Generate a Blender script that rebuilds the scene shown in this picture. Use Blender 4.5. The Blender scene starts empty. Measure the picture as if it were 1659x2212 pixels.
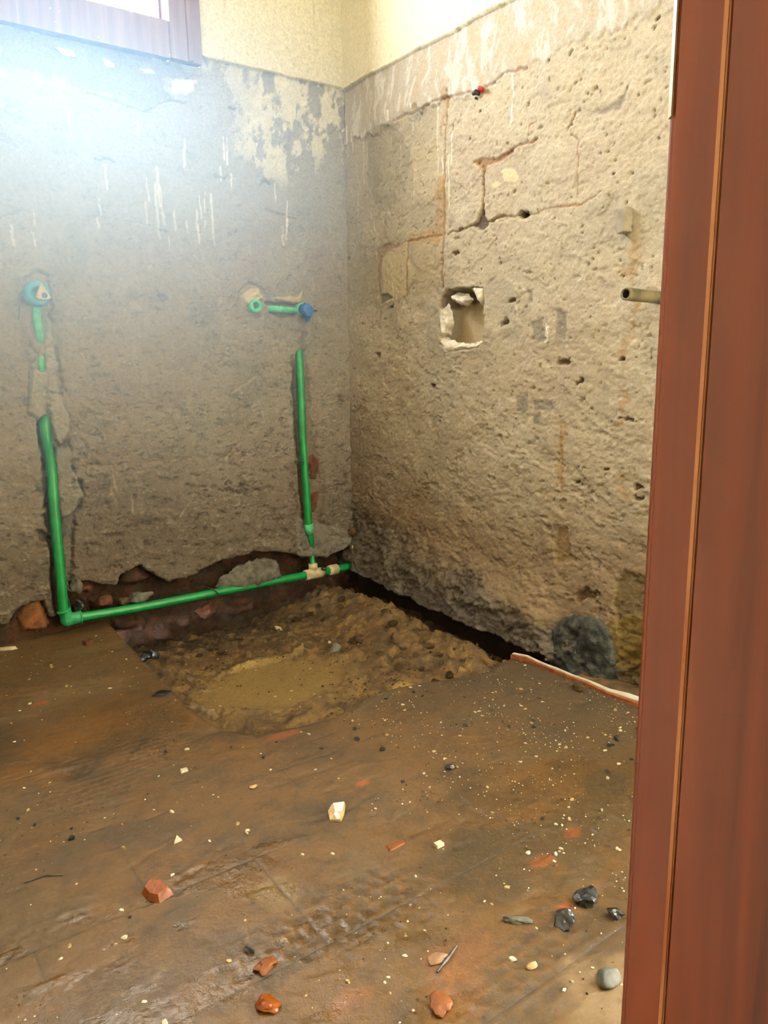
import bpy, bmesh, math, random
import numpy as np
from mathutils import Vector, Matrix

S = bpy.context.scene
C = S.collection
random.seed(7)
RNG = np.random.default_rng(11)

# ------------------------------------------------------------------ camera, sky, lights, exposure
# metres: back wall is the plane y=0, right wall the plane x=0, floor z=0, corner at the origin
PW, PH, FPX = 1659, 2212, 1661.0
PITCH, YAW, ROLL = math.radians(11.02), math.radians(35.83), math.radians(-0.713)
EYE = np.array([-1.6654, -2.5245, 0.85])
FWD = np.array([math.sin(YAW) * math.cos(PITCH), math.cos(YAW) * math.cos(PITCH), -math.sin(PITCH)])
RT0 = np.array([math.cos(YAW), -math.sin(YAW), 0.0])
UP0 = np.cross(RT0, FWD)
RT = RT0 * math.cos(ROLL) + UP0 * math.sin(ROLL)
UP = -RT0 * math.sin(ROLL) + UP0 * math.cos(ROLL)
cd = bpy.data.cameras.new('camera')
cam = bpy.data.objects.new('camera', cd)
C.objects.link(cam)
M = Matrix(((RT[0], UP[0], -FWD[0], EYE[0]), (RT[1], UP[1], -FWD[1], EYE[1]), (RT[2], UP[2], -FWD[2], EYE[2]), (0, 0, 0, 1)))
cam.matrix_world = M
cd.sensor_fit = 'HORIZONTAL'
cd.sensor_width = 36.0
cd.lens = 36.0 * FPX / PW
cd.clip_start = 0.02
S.camera = cam

S.view_settings.view_transform = 'Standard'
S.view_settings.look = 'None'
S.view_settings.gamma = 1.0
S.view_settings.use_curve_mapping = False
S.view_settings.exposure = 0.35

world = bpy.data.worlds.new('overcast_sky')
S.world = world
world.use_nodes = True
bg = world.node_tree.nodes['Background']
bg.inputs['Color'].default_value = (0.92, 0.97, 1.0, 1)
bg.inputs['Strength'].default_value = 80.0


def area_light(name, loc, rot, sx, sy, power, col, portal=False):
    l = bpy.data.lights.new(name, 'AREA')
    l.shape = 'RECTANGLE'
    l.size, l.size_y = sx, sy
    l.energy = power
    l.color = col
    if portal:
        l.cycles.is_portal = True
    o = bpy.data.objects.new(name, l)
    o.location = loc
    o.rotation_euler = rot
    C.objects.link(o)
    return o


WIN = dict(x0=-1.30, x1=-0.657, z0=1.892, z1=2.40)       # clear opening
WFR = dict(x0=-1.40, x1=-0.553, z0=1.785, z1=2.50)       # outer frame
area_light('window_portal', ((WIN['x0'] + WIN['x1']) / 2, 0.05, (WIN['z0'] + WIN['z1']) / 2), (math.radians(-90), 0, 0),
           WIN['x1'] - WIN['x0'], WIN['z1'] - WIN['z0'], 1, (1, 1, 1), True)
HALL_POWER = 1.7
area_light('hall_fill_lamp', (-1.74, -2.85, 2.0), (0, 0, 0), 0.2, 0.2, HALL_POWER, (1.0, 0.88, 0.70))  # unseen lamp added to light the door post from above
try:
    S.cycles.use_denoising = True
    S.cycles.denoiser = 'OPENIMAGEDENOISE'
    S.cycles.max_bounces = 7
    S.cycles.diffuse_bounces = 4
    S.cycles.glossy_bounces = 2
    S.cycles.volume_bounces = 2
    S.cycles.caustics_reflective = False
    S.cycles.sample_clamp_indirect = 6.0
except Exception:
    pass


# ------------------------------------------------------------------ helpers
def ray(u, v):
    return FWD + RT * (u - PW / 2) / FPX - UP * (v - PH / 2) / FPX


def on_plane(u, v, ax, val=0.0):
    d = ray(u, v)
    return EYE + d * ((val - EYE[ax]) / d[ax])


def B(u, v, off=0.0):        # back wall -> (x, z)
    p = on_plane(u, v, 1, off)
    return (p[0], p[2])


def R(u, v, off=0.0):        # right wall -> (s = -y, z)
    p = on_plane(u, v, 0, off)
    return (-p[1], p[2])


def F(u, v, z=0.0):          # floor -> (x, y)
    p = on_plane(u, v, 2, z)
    return (p[0], p[1])


def Bs(*pts):
    return np.array([B(*p) for p in pts])


def Rs(*pts):
    return np.array([R(*p) for p in pts])


def Fs(*pts):
    return np.array([F(*p) for p in pts])


_tab = np.random.default_rng(5).random(65536).astype(np.float32)


def _h(ix, iy, seed):
    return _tab[((ix * 73856093) ^ (iy * 19349663) ^ (seed * 83492791)) & 65535]


def vn(x, y, seed=0):
    ix = np.floor(x).astype(np.int64)
    iy = np.floor(y).astype(np.int64)
    fx = x - ix
    fy = y - iy
    fx = fx * fx * (3 - 2 * fx)
    fy = fy * fy * (3 - 2 * fy)
    a = _h(ix, iy, seed)
    b = _h(ix + 1, iy, seed)
    c = _h(ix, iy + 1, seed)
    d = _h(ix + 1, iy + 1, seed)
    return (a + (b - a) * fx) * (1 - fy) + (c + (d - c) * fx) * fy


def fbm(x, y, seed=0, octs=4, gain=0.5):
    t = 0
    a = 1.0
    n = 0
    c, s = math.cos(0.6), math.sin(0.6)
    for k in range(octs):
        t = t + a * (vn(x, y, seed + k * 17) - 0.5)
        n += a
        a *= gain
        x, y = (x * c - y * s) * 2.03 + 3.1, (x * s + y * c) * 2.03 + 1.7
    return t / n * 2           # about -1..1


def sm(a, b, x):
    t = np.clip((x - a) / (b - a), 0, 1)
    return t * t * (3 - 2 * t)


def seg_d(X, Y, pts):
    best = np.full(X.shape, 9.0)
    for (x0, y0), (x1, y1) in zip(pts[:-1], pts[1:]):
        dx, dy = x1 - x0, y1 - y0
        t = np.clip(((X - x0) * dx + (Y - y0) * dy) / (dx * dx + dy * dy + 1e-12), 0, 1)
        best = np.minimum(best, np.hypot(X - x0 - t * dx, Y - y0 - t * dy))
    return best


def poly_sd(X, Y, pts):      # negative inside
    pts = np.asarray(pts)
    d = seg_d(X, Y, np.vstack([pts, pts[:1]]))
    ins = np.zeros(X.shape, bool)
    n = len(pts)
    for i in range(n):
        x0, y0 = pts[i]
        x1, y1 = pts[(i + 1) % n]
        if y0 == y1:
            continue
        c = ((y0 > Y) != (y1 > Y)) & (X < (x1 - x0) * (Y - y0) / (y1 - y0) + x0)
        ins ^= c
    return np.where(ins, -d, d)


def lerp(col, c, m):
    return col * (1 - m[..., None]) + np.array(c) * m[..., None]


def sc(r, g, b):             # sRGB 0-255 -> linear
    return tuple(((v / 255) / 12.92 if v / 255 <= 0.04045 else (((v / 255) + 0.055) / 1.055) ** 2.4) for v in (r, g, b))


# ------------------------------------------------------------------ materials
def new_mat(name):
    m = bpy.data.materials.new(name)
    m.use_nodes = True
    nt = m.node_tree
    return m, nt, nt.nodes['Principled BSDF']


def surf_mat(name, grain=0.25, bumps=((60, 0.5, 0.004), (260, 0.5, 0.0012)), rough=(0.92, 0.25), spec=0.3, aniso=(1, 1, 1)):
    """vertex colour 'Col' (alpha = wetness), fine colour grain and fine relief"""
    m, nt, bs = new_mat(name)
    L = nt.links
    at = nt.nodes.new('ShaderNodeAttribute')
    at.attribute_name = 'Col'
    tc = nt.nodes.new('ShaderNodeTexCoord')
    mp = nt.nodes.new('ShaderNodeMapping')
    mp.inputs['Scale'].default_value = aniso
    L.new(tc.outputs['Object'], mp.inputs['Vector'])
    n1 = nt.nodes.new('ShaderNodeTexNoise')
    n1.inputs['Scale'].default_value = 120
    n1.inputs['Detail'].default_value = 6
    n1.inputs['Roughness'].default_value = 0.7
    L.new(mp.outputs['Vector'], n1.inputs['Vector'])
    mr = nt.nodes.new('ShaderNodeMapRange')
    mr.inputs['From Min'].default_value = 0.3
    mr.inputs['From Max'].default_value = 0.7
    mr.inputs['To Min'].default_value = 1 - grain
    mr.inputs['To Max'].default_value = 1 + grain
    L.new(n1.outputs['Fac'], mr.inputs['Value'])
    vm = nt.nodes.new('ShaderNodeVectorMath')
    vm.operation = 'SCALE'
    L.new(at.outputs['Color'], vm.inputs[0])
    L.new(mr.outputs['Result'], vm.inputs['Scale'])
    L.new(vm.outputs['Vector'], bs.inputs['Base Color'])
    rr = nt.nodes.new('ShaderNodeMapRange')
    rr.inputs['To Min'].default_value = rough[0]
    rr.inputs['To Max'].default_value = rough[1]
    L.new(at.outputs['Alpha'], rr.inputs['Value'])
    L.new(rr.outputs['Result'], bs.inputs['Roughness'])
    bs.inputs['Specular IOR Level'].default_value = spec
    prev = None
    for scl, st, dist in bumps:
        n = nt.nodes.new('ShaderNodeTexNoise')
        n.inputs['Scale'].default_value = scl
        n.inputs['Detail'].default_value = 5
        n.inputs['Roughness'].default_value = 0.6
        L.new(mp.outputs['Vector'], n.inputs['Vector'])
        b = nt.nodes.new('ShaderNodeBump')
        b.inputs['Strength'].default_value = st
        b.inputs['Distance'].default_value = dist
        L.new(n.outputs['Fac'], b.inputs['Height'])
        if prev:
            L.new(prev.outputs['Normal'], b.inputs['Normal'])
        prev = b
    if prev:
        L.new(prev.outputs['Normal'], bs.inputs['Normal'])
    return m


def plain_mat(name, c1, c2, scale=40, rough=0.6, bump=0.0, spec=0.4, bscale=None, detail=5, lo=0.35, hi=0.65, stretch=(1, 1, 1), metal=0.0, bdist=0.003):
    m, nt, bs = new_mat(name)
    L = nt.links
    tc = nt.nodes.new('ShaderNodeTexCoord')
    mp = nt.nodes.new('ShaderNodeMapping')
    mp.inputs['Scale'].default_value = stretch
    L.new(tc.outputs['Object'], mp.inputs['Vector'])
    n = nt.nodes.new('ShaderNodeTexNoise')
    n.inputs['Scale'].default_value = scale
    n.inputs['Detail'].default_value = detail
    L.new(mp.outputs['Vector'], n.inputs['Vector'])
    r = nt.nodes.new('ShaderNodeValToRGB')
    r.color_ramp.elements[0].position = lo
    r.color_ramp.elements[1].position = hi
    r.color_ramp.elements[0].color = (*c1, 1)
    r.color_ramp.elements[1].color = (*c2, 1)
    L.new(n.outputs['Fac'], r.inputs['Fac'])
    L.new(r.outputs['Color'], bs.inputs['Base Color'])
    bs.inputs['Roughness'].default_value = rough
    bs.inputs['Specular IOR Level'].default_value = spec
    bs.inputs['Metallic'].default_value = metal
    if bump:
        n2 = nt.nodes.new('ShaderNodeTexNoise')
        n2.inputs['Scale'].default_value = bscale or scale * 2
        n2.inputs['Detail'].default_value = 5
        L.new(mp.outputs['Vector'], n2.inputs['Vector'])
        b = nt.nodes.new('ShaderNodeBump')
        b.inputs['Strength'].default_value = bump
        b.inputs['Distance'].default_value = bdist
        L.new(n2.outputs['Fac'], b.inputs['Height'])
        L.new(b.outputs['Normal'], bs.inputs['Normal'])
    return m


MT = {}
MT['wall'] = surf_mat('torn_plaster', 0.16, ((140, 0.35, 0.003), (380, 0.8, 0.0026)), (0.95, 0.4), 0.2)
MT['wall_back'] = surf_mat('torn_grey_plaster', 0.22, ((90, 0.5, 0.005), (260, 0.9, 0.0035)), (0.95, 0.4), 0.2)
MT['floor'] = surf_mat('wet_muddy_screed', 0.14, ((34, 0.42, 0.005), (110, 0.5, 0.0022), (420, 0.32, 0.0011)), (0.75, 0.05), 0.5)
MT['earth'] = surf_mat('wet_earth', 0.3, ((60, 0.5, 0.006), (240, 0.6, 0.003)), (0.9, 0.35), 0.3)
MT['green'] = plain_mat('green_pipe_plastic', sc(1, 108, 52), sc(8, 126, 64), 30, 0.38, 0.15, 0.45, 180, bdist=0.001)
MT['green_pale'] = plain_mat('pale_green_dusty_plastic', sc(60, 165, 120), sc(105, 190, 150), 60, 0.55, 0.2, 0.4)
MT['green_dirty'] = plain_mat('dirty_green_fitting', sc(20, 120, 72), sc(48, 150, 100), 60, 0.5, 0.25, 0.4)
MT['cream_fit'] = plain_mat('cream_fitting_plastic', sc(188, 172, 132), sc(220, 208, 172), 50, 0.6, 0.3, 0.3)
MT['blue_cap'] = plain_mat('blue_cap_plastic', sc(48, 118, 150), sc(66, 138, 168), 40, 0.4, 0.1)
MT['blue_plug'] = plain_mat('deep_blue_plug_plastic', sc(24, 62, 122), sc(44, 92, 160), 70, 0.5, 0.4)
MT['grey_mortar'] = plain_mat('grey_mortar', sc(68, 65, 60), sc(104, 99, 91), 40, 0.92, 0.8, 0.2, 90)
MT['dark_mortar'] = plain_mat('dark_wet_mortar', sc(34, 36, 34), sc(70, 70, 64), 30, 0.7, 0.9, 0.3, 60, bdist=0.008)
MT['stone_dark'] = plain_mat('dark_stone', sc(16, 16, 17), sc(40, 40, 38), 40, 0.3, 0.6, 0.5, 80)
MT['stone_grey'] = plain_mat('grey_stone', sc(62, 62, 56), sc(98, 96, 86), 35, 0.8, 0.6, 0.3, 80)
MT['stone_brown'] = plain_mat('brown_clod', sc(66, 50, 32), sc(100, 78, 50), 45, 0.85, 0.9, 0.25, 90)
MT['soil_clod'] = plain_mat('dark_soil_clod', sc(46, 34, 22), sc(86, 66, 42), 45, 0.9, 1.0, 0.2, 90)
MT['brick'] = plain_mat('red_clay', sc(74, 46, 34), sc(98, 62, 46), 50, 0.9, 0.6, 0.2, 120)
MT['crumb'] = plain_mat('muddy_crumb', sc(108, 80, 56), sc(140, 108, 80), 40, 0.7, 0.6, 0.3, 90)
MT['brick_dark'] = plain_mat('dark_dirty_clay', sc(44, 32, 25), sc(70, 47, 36), 40, 0.9, 0.7, 0.2, 120)
MT['clay_dirty'] = plain_mat('dirty_orange_clay', sc(82, 58, 38), sc(128, 78, 44), 30, 0.9, 0.9, 0.2, 90)
MT['clay_wet'] = plain_mat('wet_orange_clay', sc(92, 42, 4), sc(122, 62, 12), 40, 0.35, 0.3, 0.25, 120)
MT['clay_dull'] = plain_mat('dull_orange_clay', sc(92, 50, 20), sc(118, 70, 34), 40, 0.55, 0.4, 0.25, 120)
MT['terracotta'] = plain_mat('terracotta_tile_body', sc(104, 56, 30), sc(136, 80, 46), 60, 0.8, 0.5, 0.3, 150)
MT['glaze'] = plain_mat('white_tile_glaze', sc(205, 198, 182), sc(236, 232, 220), 30, 0.3, 0.0, 0.5)
MT['chip'] = plain_mat('white_chip', sc(176, 164, 134), sc(218, 208, 184), 60, 0.45, 0.2, 0.5)
MT['chip_tan'] = plain_mat('tan_chip', sc(142, 118, 72), sc(178, 154, 104), 60, 0.5, 0.2, 0.5)
MT['steel'] = plain_mat('old_galvanised_steel', sc(64, 58, 42), sc(108, 98, 74), 25, 0.6, 0.4, 0.5, 90, metal=0.3)
MT['bore'] = plain_mat('dark_pipe_bore', sc(30, 30, 28), sc(50, 48, 44), 40, 0.8)
MT['bracket'] = plain_mat('grey_painted_metal', sc(118, 108, 94), sc(142, 132, 116), 40, 0.7, 0.2)
MT['red_wire'] = plain_mat('red_wire_plastic', sc(170, 36, 50), sc(196, 60, 72), 60, 0.4)
MT['black_wire'] = plain_mat('black_wire_plastic', sc(26, 24, 26), sc(50, 46, 46), 60, 0.5)
MT['wire'] = plain_mat('dark_tie_wire', sc(48, 42, 34), sc(96, 88, 74), 60, 0.5, metal=0.4)
MT['gypsum'] = plain_mat('broken_white_gypsum', sc(176, 168, 152), sc(226, 220, 206), 35, 0.9, 0.7, 0.2, 90)
MT['plaster_flake'] = plain_mat('pale_plaster_flake', sc(196, 184, 176), sc(226, 216, 208), 35, 0.9, 0.5, 0.2, 90)


def wood_mat(name, a, b, c):
    m, nt, bs = new_mat(name)
    L = nt.links
    tc = nt.nodes.new('ShaderNodeTexCoord')
    mp = nt.nodes.new('ShaderNodeMapping')
    mp.inputs['Scale'].default_value = (1, 1, 0.06)
    L.new(tc.outputs['Object'], mp.inputs['Vector'])
    n = nt.nodes.new('ShaderNodeTexNoise')
    n.inputs['Scale'].default_value = 45
    n.inputs['Detail'].default_value = 6
    n.inputs['Distortion'].default_value = 0.6
    L.new(mp.outputs['Vector'], n.inputs['Vector'])
    r = nt.nodes.new('ShaderNodeValToRGB')
    r.color_ramp.elements[0].position = 0.25
    r.color_ramp.elements[0].color = (*a, 1)
    r.color_ramp.elements[1].position = 0.75
    r.color_ramp.elements[1].color = (*c, 1)
    e = r.color_ramp.elements.new(0.5)
    e.color = (*b, 1)
    L.new(n.outputs['Fac'], r.inputs['Fac'])
    # scuffed, dusty patches of the varnish
    n2 = nt.nodes.new('ShaderNodeTexNoise')
    n2.inputs['Scale'].default_value = 7
    n2.inputs['Detail'].default_value = 6
    mp2 = nt.nodes.new('ShaderNodeMapping')
    mp2.inputs['Scale'].default_value = (1, 1, 0.4)
    L.new(tc.outputs['Object'], mp2.inputs['Vector'])
    L.new(mp2.outputs['Vector'], n2.inputs['Vector'])
    mr = nt.nodes.new('ShaderNodeMapRange')
    mr.inputs['From Min'].default_value = 0.58
    mr.inputs['From Max'].default_value = 0.8
    mr.inputs['To Max'].default_value = 0.4
    L.new(n2.outputs['Fac'], mr.inputs['Value'])
    mx = nt.nodes.new('ShaderNodeMixRGB')
    mx.inputs['Color2'].default_value = (*sc(140, 78, 52), 1)
    L.new(mr.outputs['Result'], mx.inputs['Fac'])
    L.new(r.outputs['Color'], mx.inputs['Color1'])
    # tiny paint specks
    vo = nt.nodes.new('ShaderNodeTexVoronoi')
    vo.inputs['Scale'].default_value = 22
    L.new(tc.outputs['Object'], vo.inputs['Vector'])
    lt = nt.nodes.new('ShaderNodeMath')
    lt.operation = 'LESS_THAN'
    lt.inputs[1].default_value = 0.045
    L.new(vo.outputs['Distance'], lt.inputs[0])
    mx2 = nt.nodes.new('ShaderNodeMixRGB')
    mx2.inputs['Color2'].default_value = (*sc(214, 150, 110), 1)
    L.new(lt.outputs['Value'], mx2.inputs['Fac'])
    L.new(mx.outputs['Color'], mx2.inputs['Color1'])
    L.new(mx2.outputs['Color'], bs.inputs['Base Color'])
    bs.inputs['Roughness'].default_value = 0.36
    bs.inputs['Specular IOR Level'].default_value = 0.25
    b = nt.nodes.new('ShaderNodeBump')
    b.inputs['Strength'].default_value = 0.12
    b.inputs['Distance'].default_value = 0.002
    L.new(n.outputs['Fac'], b.inputs['Height'])
    L.new(b.outputs['Normal'], bs.inputs['Normal'])
    return m


MT['door_wood'] = wood_mat('red_brown_varnished_wood', sc(68, 22, 9), sc(96, 36, 14), sc(120, 51, 21))
MT['bead_highlight'] = plain_mat('pale_highlight_wood', sc(150, 84, 52), sc(206, 150, 112), 30, 0.6, 0.2, 0.3, 60, stretch=(1, 1, .3))
MT['win_wood'] = wood_mat('dark_window_wood', sc(86, 60, 56), sc(104, 76, 70), sc(124, 94, 86))
MT['ceil'] = plain_mat('white_ceiling_paint', sc(222, 212, 190), sc(232, 224, 204), 6, 0.9)
MT['paint'] = plain_mat('cream_wall_paint', sc(226, 212, 172), sc(234, 222, 186), 6, 0.85)


# ------------------------------------------------------------------ object helpers
def link(name, me, mat=None, parent=None):
    o = bpy.data.objects.new(name, me)
    C.objects.link(o)
    if mat is not None and len(me.materials) == 0:
        me.materials.append(mat)
    if parent is not None:
        o.parent = parent
    return o


def tag(o, label=None, cat=None, group=None, kind=None):
    if label:
        o['label'] = label
    if cat:
        o['category'] = cat
    if group:
        o['group'] = group
    if kind:
        o['kind'] = kind
    return o


def empty(name, loc):
    o = bpy.data.objects.new(name, None)
    o.location = loc
    o.empty_display_size = 0.05
    C.objects.link(o)
    return o


def mesh_np(name, V, Q, col=None, smooth=True):
    """quads mesh from numpy arrays"""
    me = bpy.data.meshes.new(name)
    V = np.ascontiguousarray(V, np.float32)
    Q = np.ascontiguousarray(Q, np.int32)
    me.vertices.add(len(V))
    me.vertices.foreach_set('co', V.ravel())
    me.loops.add(Q.size)
    me.loops.foreach_set('vertex_index', Q.ravel())
    me.polygons.add(len(Q))
    me.polygons.foreach_set('loop_start', np.arange(0, Q.size, 4, dtype=np.int32))
    me.polygons.foreach_set('loop_total', np.full(len(Q), 4, np.int32))
    if smooth:
        me.polygons.foreach_set('use_smooth', np.ones(len(Q), bool))
    me.update(calc_edges=True)
    me.validate()
    if col is not None:
        a = me.color_attributes.new('Col', 'FLOAT_COLOR', 'POINT')
        a.data.foreach_set('color', np.ascontiguousarray(col, np.float32).ravel())
    return me


def grid_faces(nv, nu, keep=None, flip=False):
    i = np.arange(nv * nu).reshape(nv, nu)
    q = np.stack([i[:-1, :-1], i[:-1, 1:], i[1:, 1:], i[1:, :-1]], -1)
    if flip:
        q = q[..., ::-1]
    if keep is not None:
        return q[keep]
    return q.reshape(-1, 4)


def compact(V, Q, col):
    used = np.unique(Q)
    mp = np.full(len(V), -1, np.int64)
    mp[used] = np.arange(len(used))
    return V[used], mp[Q], col[used]


def bm_obj(name, bm, mat, parent=None, smooth=True, col=None):
    me = bpy.data.meshes.new(name)
    bm.normal_update()
    bm.to_mesh(me)
    bm.free()
    if smooth:
        me.polygons.foreach_set('use_smooth', [True] * len(me.polygons))
    return link(name, me, mat, parent)


def box_bm(x0, y0, z0, x1, y1, z1, bevel=0.0, seg=2):
    bm = bmesh.new()
    r = bmesh.ops.create_cube(bm, size=1)
    for v in bm.verts:
        v.co = Vector(((x0 + x1) / 2 + v.co.x * (x1 - x0), (y0 + y1) / 2 + v.co.y * (y1 - y0), (z0 + z1) / 2 + v.co.z * (z1 - z0)))
    if bevel:
        bmesh.ops.bevel(bm, geom=bm.edges[:], offset=bevel, segments=seg, affect='EDGES', profile=0.6)
    return bm


def tube_bm(path, rad, n=18, cap=True, bm=None):
    """swept round tube along 3D points; rad a number or one per point"""
    bm = bm or bmesh.new()
    P = [Vector(p) for p in path]
    if not hasattr(rad, '__len__'):
        rad = [rad] * len(P)
    rings = []
    t0 = (P[1] - P[0]).normalized()
    ref = Vector((0, 1, 0)) if abs(t0.y) < 0.8 else Vector((1, 0, 0))
    for i, p in enumerate(P):
        t = (P[min(i + 1, len(P) - 1)] - P[max(i - 1, 0)]).normalized()
        u = (ref - t * ref.dot(t)).normalized()
        w = t.cross(u)
        rings.append([bm.verts.new(p + (u * math.cos(2 * math.pi * k / n) + w * math.sin(2 * math.pi * k / n)) * rad[i]) for k in range(n)])
    for a, b in zip(rings[:-1], rings[1:]):
        for k in range(n):
            bm.faces.new((a[k], a[(k + 1) % n], b[(k + 1) % n], b[k]))
    if cap:
        bm.faces.new(rings[0][::-1])
        bm.faces.new(rings[-1])
    return bm


def smooth_path(pts, per=8):
    P = [np.array(p, float) for p in pts]
    out = []
    for i in range(len(P) - 1):
        p0, p1, p2, p3 = P[max(i - 1, 0)], P[i], P[i + 1], P[min(i + 2, len(P) - 1)]
        for k in range(per):
            t = k / per
            out.append(0.5 * ((2 * p1) + (-p0 + p2) * t + (2 * p0 - 5 * p1 + 4 * p2 - p3) * t * t + (-p0 + 3 * p1 - 3 * p2 + p3) * t ** 3))
    out.append(P[-1])
    return out


def lathe_bm(prof, origin, axis, n=28, bm=None, wob=None):
    """prof: (distance along axis, radius); axis a unit vector"""
    bm = bm or bmesh.new()
    a = Vector(axis).normalized()
    ref = Vector((0, 0, 1)) if abs(a.z) < 0.8 else Vector((1, 0, 0))
    u = (ref - a * ref.dot(a)).normalized()
    w = a.cross(u)
    o = Vector(origin)
    rings = []
    for d, r in prof:
        rings.append([bm.verts.new(o + a * d + (u * math.cos(2 * math.pi * k / n) + w * math.sin(2 * math.pi * k / n)) * r * (wob(k / n) if wob else 1)) for k in range(n)])
    for p, q in zip(rings[:-1], rings[1:]):
        for k in range(n):
            bm.faces.new((p[k], p[(k + 1) % n], q[(k + 1) % n], q[k]))
    return bm


def rock_bm(size, seed, sub=2, rough=0.22, flat=0.0, facets=6):
    """irregular broken stone: icosphere cut by random planes and roughened"""
    rn = random.Random(seed)
    bm = bmesh.new()
    bmesh.ops.create_icosphere(bm, subdivisions=sub, radius=1.0)
    planes = []
    for _ in range(facets):
        n = Vector((rn.gauss(0, 1), rn.gauss(0, 1), rn.gauss(0, 1))).normalized()
        planes.append((n, rn.uniform(0.5, 0.85)))
    sx = seed * 3.7
    for v in bm.verts:
        p = v.co.copy()
        for n, d in planes:
            k = p.dot(n)
            if k > d:
                p -= n * (k - d) * 0.92
        f = 1 + rough * float(fbm(np.array([p.x * 1.6 + sx + p.z]), np.array([p.y * 1.6 - sx + p.z * 0.7]), 3, 3)[0])
        v.co = Vector((p.x * size[0] * f, p.y * size[1] * f, p.z * size[2] * f))
    if flat:
        zmin = min(v.co.z for v in bm.verts)
        cut = zmin + flat * size[2]
        for v in bm.verts:
            if v.co.z < cut:
                v.co.z = cut
    return bm


def shard_bm(pts, th, tilt=0.0, taper=0.86, bev=0.0):
    """flat broken piece: polygon outline with thickness, top a little smaller"""
    bm = bmesh.new()
    cx = sum(p[0] for p in pts) / len(pts)
    cy = sum(p[1] for p in pts) / len(pts)
    lo = [bm.verts.new((x - cx, y - cy, 0)) for x, y in pts]
    hi = [bm.verts.new(((x - cx) * taper, (y - cy) * taper, th + tilt * (x - cx))) for x, y in pts]
    n = len(pts)
    bm.faces.new(lo[::-1])
    bm.faces.new(hi)
    for k in range(n):
        bm.faces.new((lo[k], lo[(k + 1) % n], hi[(k + 1) % n], hi[k]))
    bmesh.ops.recalc_face_normals(bm, faces=bm.faces[:])
    return bm


def axis_coords(fine0, fine1, step, lo, hi, coarse=0.06, extra=()):
    a = list(np.arange(fine0, fine1 + 1e-9, step))
    if lo < fine0:
        a = list(np.linspace(lo, fine0, max(2, int((fine0 - lo) / coarse) + 1)))[:-1] + a
    if hi > a[-1]:
        a = a + list(np.linspace(a[-1], hi, max(2, int((hi - a[-1]) / coarse) + 1)))[1:]
    a = np.array(a)
    for e in extra:                      # snap the nearest line onto wanted edges
        a[np.argmin(abs(a - e))] = e
    return a


CEIL = 2.65
STEP = 0.0034
DADO = 1.817

# base colours of the stripped plaster
C_TAN = np.array(sc(172, 161, 143))
C_BROWN = np.array(sc(140, 124, 106))
C_PINK = np.array(sc(166, 150, 136))
C_GREY = np.array(sc(142, 137, 126))
C_CREAM = np.array(sc(206, 198, 170))
C_WHITE = np.array(sc(214, 206, 192))
C_SOIL = np.array(sc(50, 35, 26))
C_MORTAR = np.array(sc(150, 144, 132))
C_RUST = np.array(sc(154, 120, 78))


def wall_base(X, Z, seed):
    """common relief and colour of hacked-off plaster; returns height (m, outwards) and colour"""
    low = 1 - sm(0.3, 1.1, Z)
    big = fbm(X * 3.2, Z * 3.2, seed, 3)
    mid = fbm(X * 40, Z * 58, seed + 1, 4)
    fine = fbm(X * 80, Z * 110, seed + 2, 4, 0.65)
    lay = fbm(X * 9, Z * 11, seed + 3, 5, 0.6)
    tear = fbm(X * 55 + Z * 14, Z * 105, seed + 4, 4, 0.65)
    h = 0.006 * big + (0.0008 + 0.0009 * low) * mid + (0.0016 + 0.0010 * low) * fine
    h = h + 0.0022 * sm(0.02, 0.07, lay) + 0.002 * sm(0.25, 0.3, lay) - 0.0025 * sm(0.2, 0.25, -lay)
    h = h - (0.0010 + 0.0014 * low) * sm(0.2, 0.5, tear) + (0.0006 + 0.0008 * low) * tear
    big_tear = fbm(X * 18 + Z * 6, Z * 30, seed + 14, 4, 0.6)
    h = h - 0.0035 * low * sm(0.28, 0.36, big_tear)
    pits = fbm(X * 75, Z * 75, seed + 9, 2)
    h = h - 0.005 * sm(0.6, 0.72, pits)
    col = np.broadcast_to(C_TAN, X.shape + (3,)).copy()
    c1 = fbm(X * 2.6, Z * 2.6, seed + 5, 4)
    c2 = fbm(X * 7, Z * 5, seed + 6, 4)
    col = lerp(col, C_BROWN, 0.55 * sm(-0.1, 0.5, c1))
    col = lerp(col, C_PINK, 0.5 * sm(0.0, 0.35, c2))
    col = lerp(col, C_GREY, 0.5 * sm(0.1, 0.4, -c2))
    col = lerp(col, C_BROWN * 0.8, 0.55 * (1 - sm(0.12, 0.75, Z + 0.16 * c1)))
    col = lerp(col, C_BROWN * 0.7, 0.4 * sm(0.28, 0.45, tear))
    crk = np.abs(fbm(X * 13 + Z * 5, Z * 21, seed + 15, 5, 0.6))
    crk = (1 - sm(0.006, 0.028, crk)) * sm(0.0, 0.3, fbm(X * 6, Z * 6, seed + 16, 3)) * (0.35 + 0.65 * low)
    h = h - 0.003 * crk
    col = lerp(col, C_BROWN * 0.5, 0.55 * crk)
    col = lerp(col, C_BROWN * 0.6, 0.5 * low * sm(0.28, 0.40, big_tear))
    col = lerp(col, C_BROWN * 0.55, 0.45 * sm(0.6, 0.72, pits))
    col = lerp(col, C_WHITE, 0.22 * sm(0.38, 0.5, fbm(X * 40, Z * 28, seed + 8, 3)))
    return h, col, low


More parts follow.
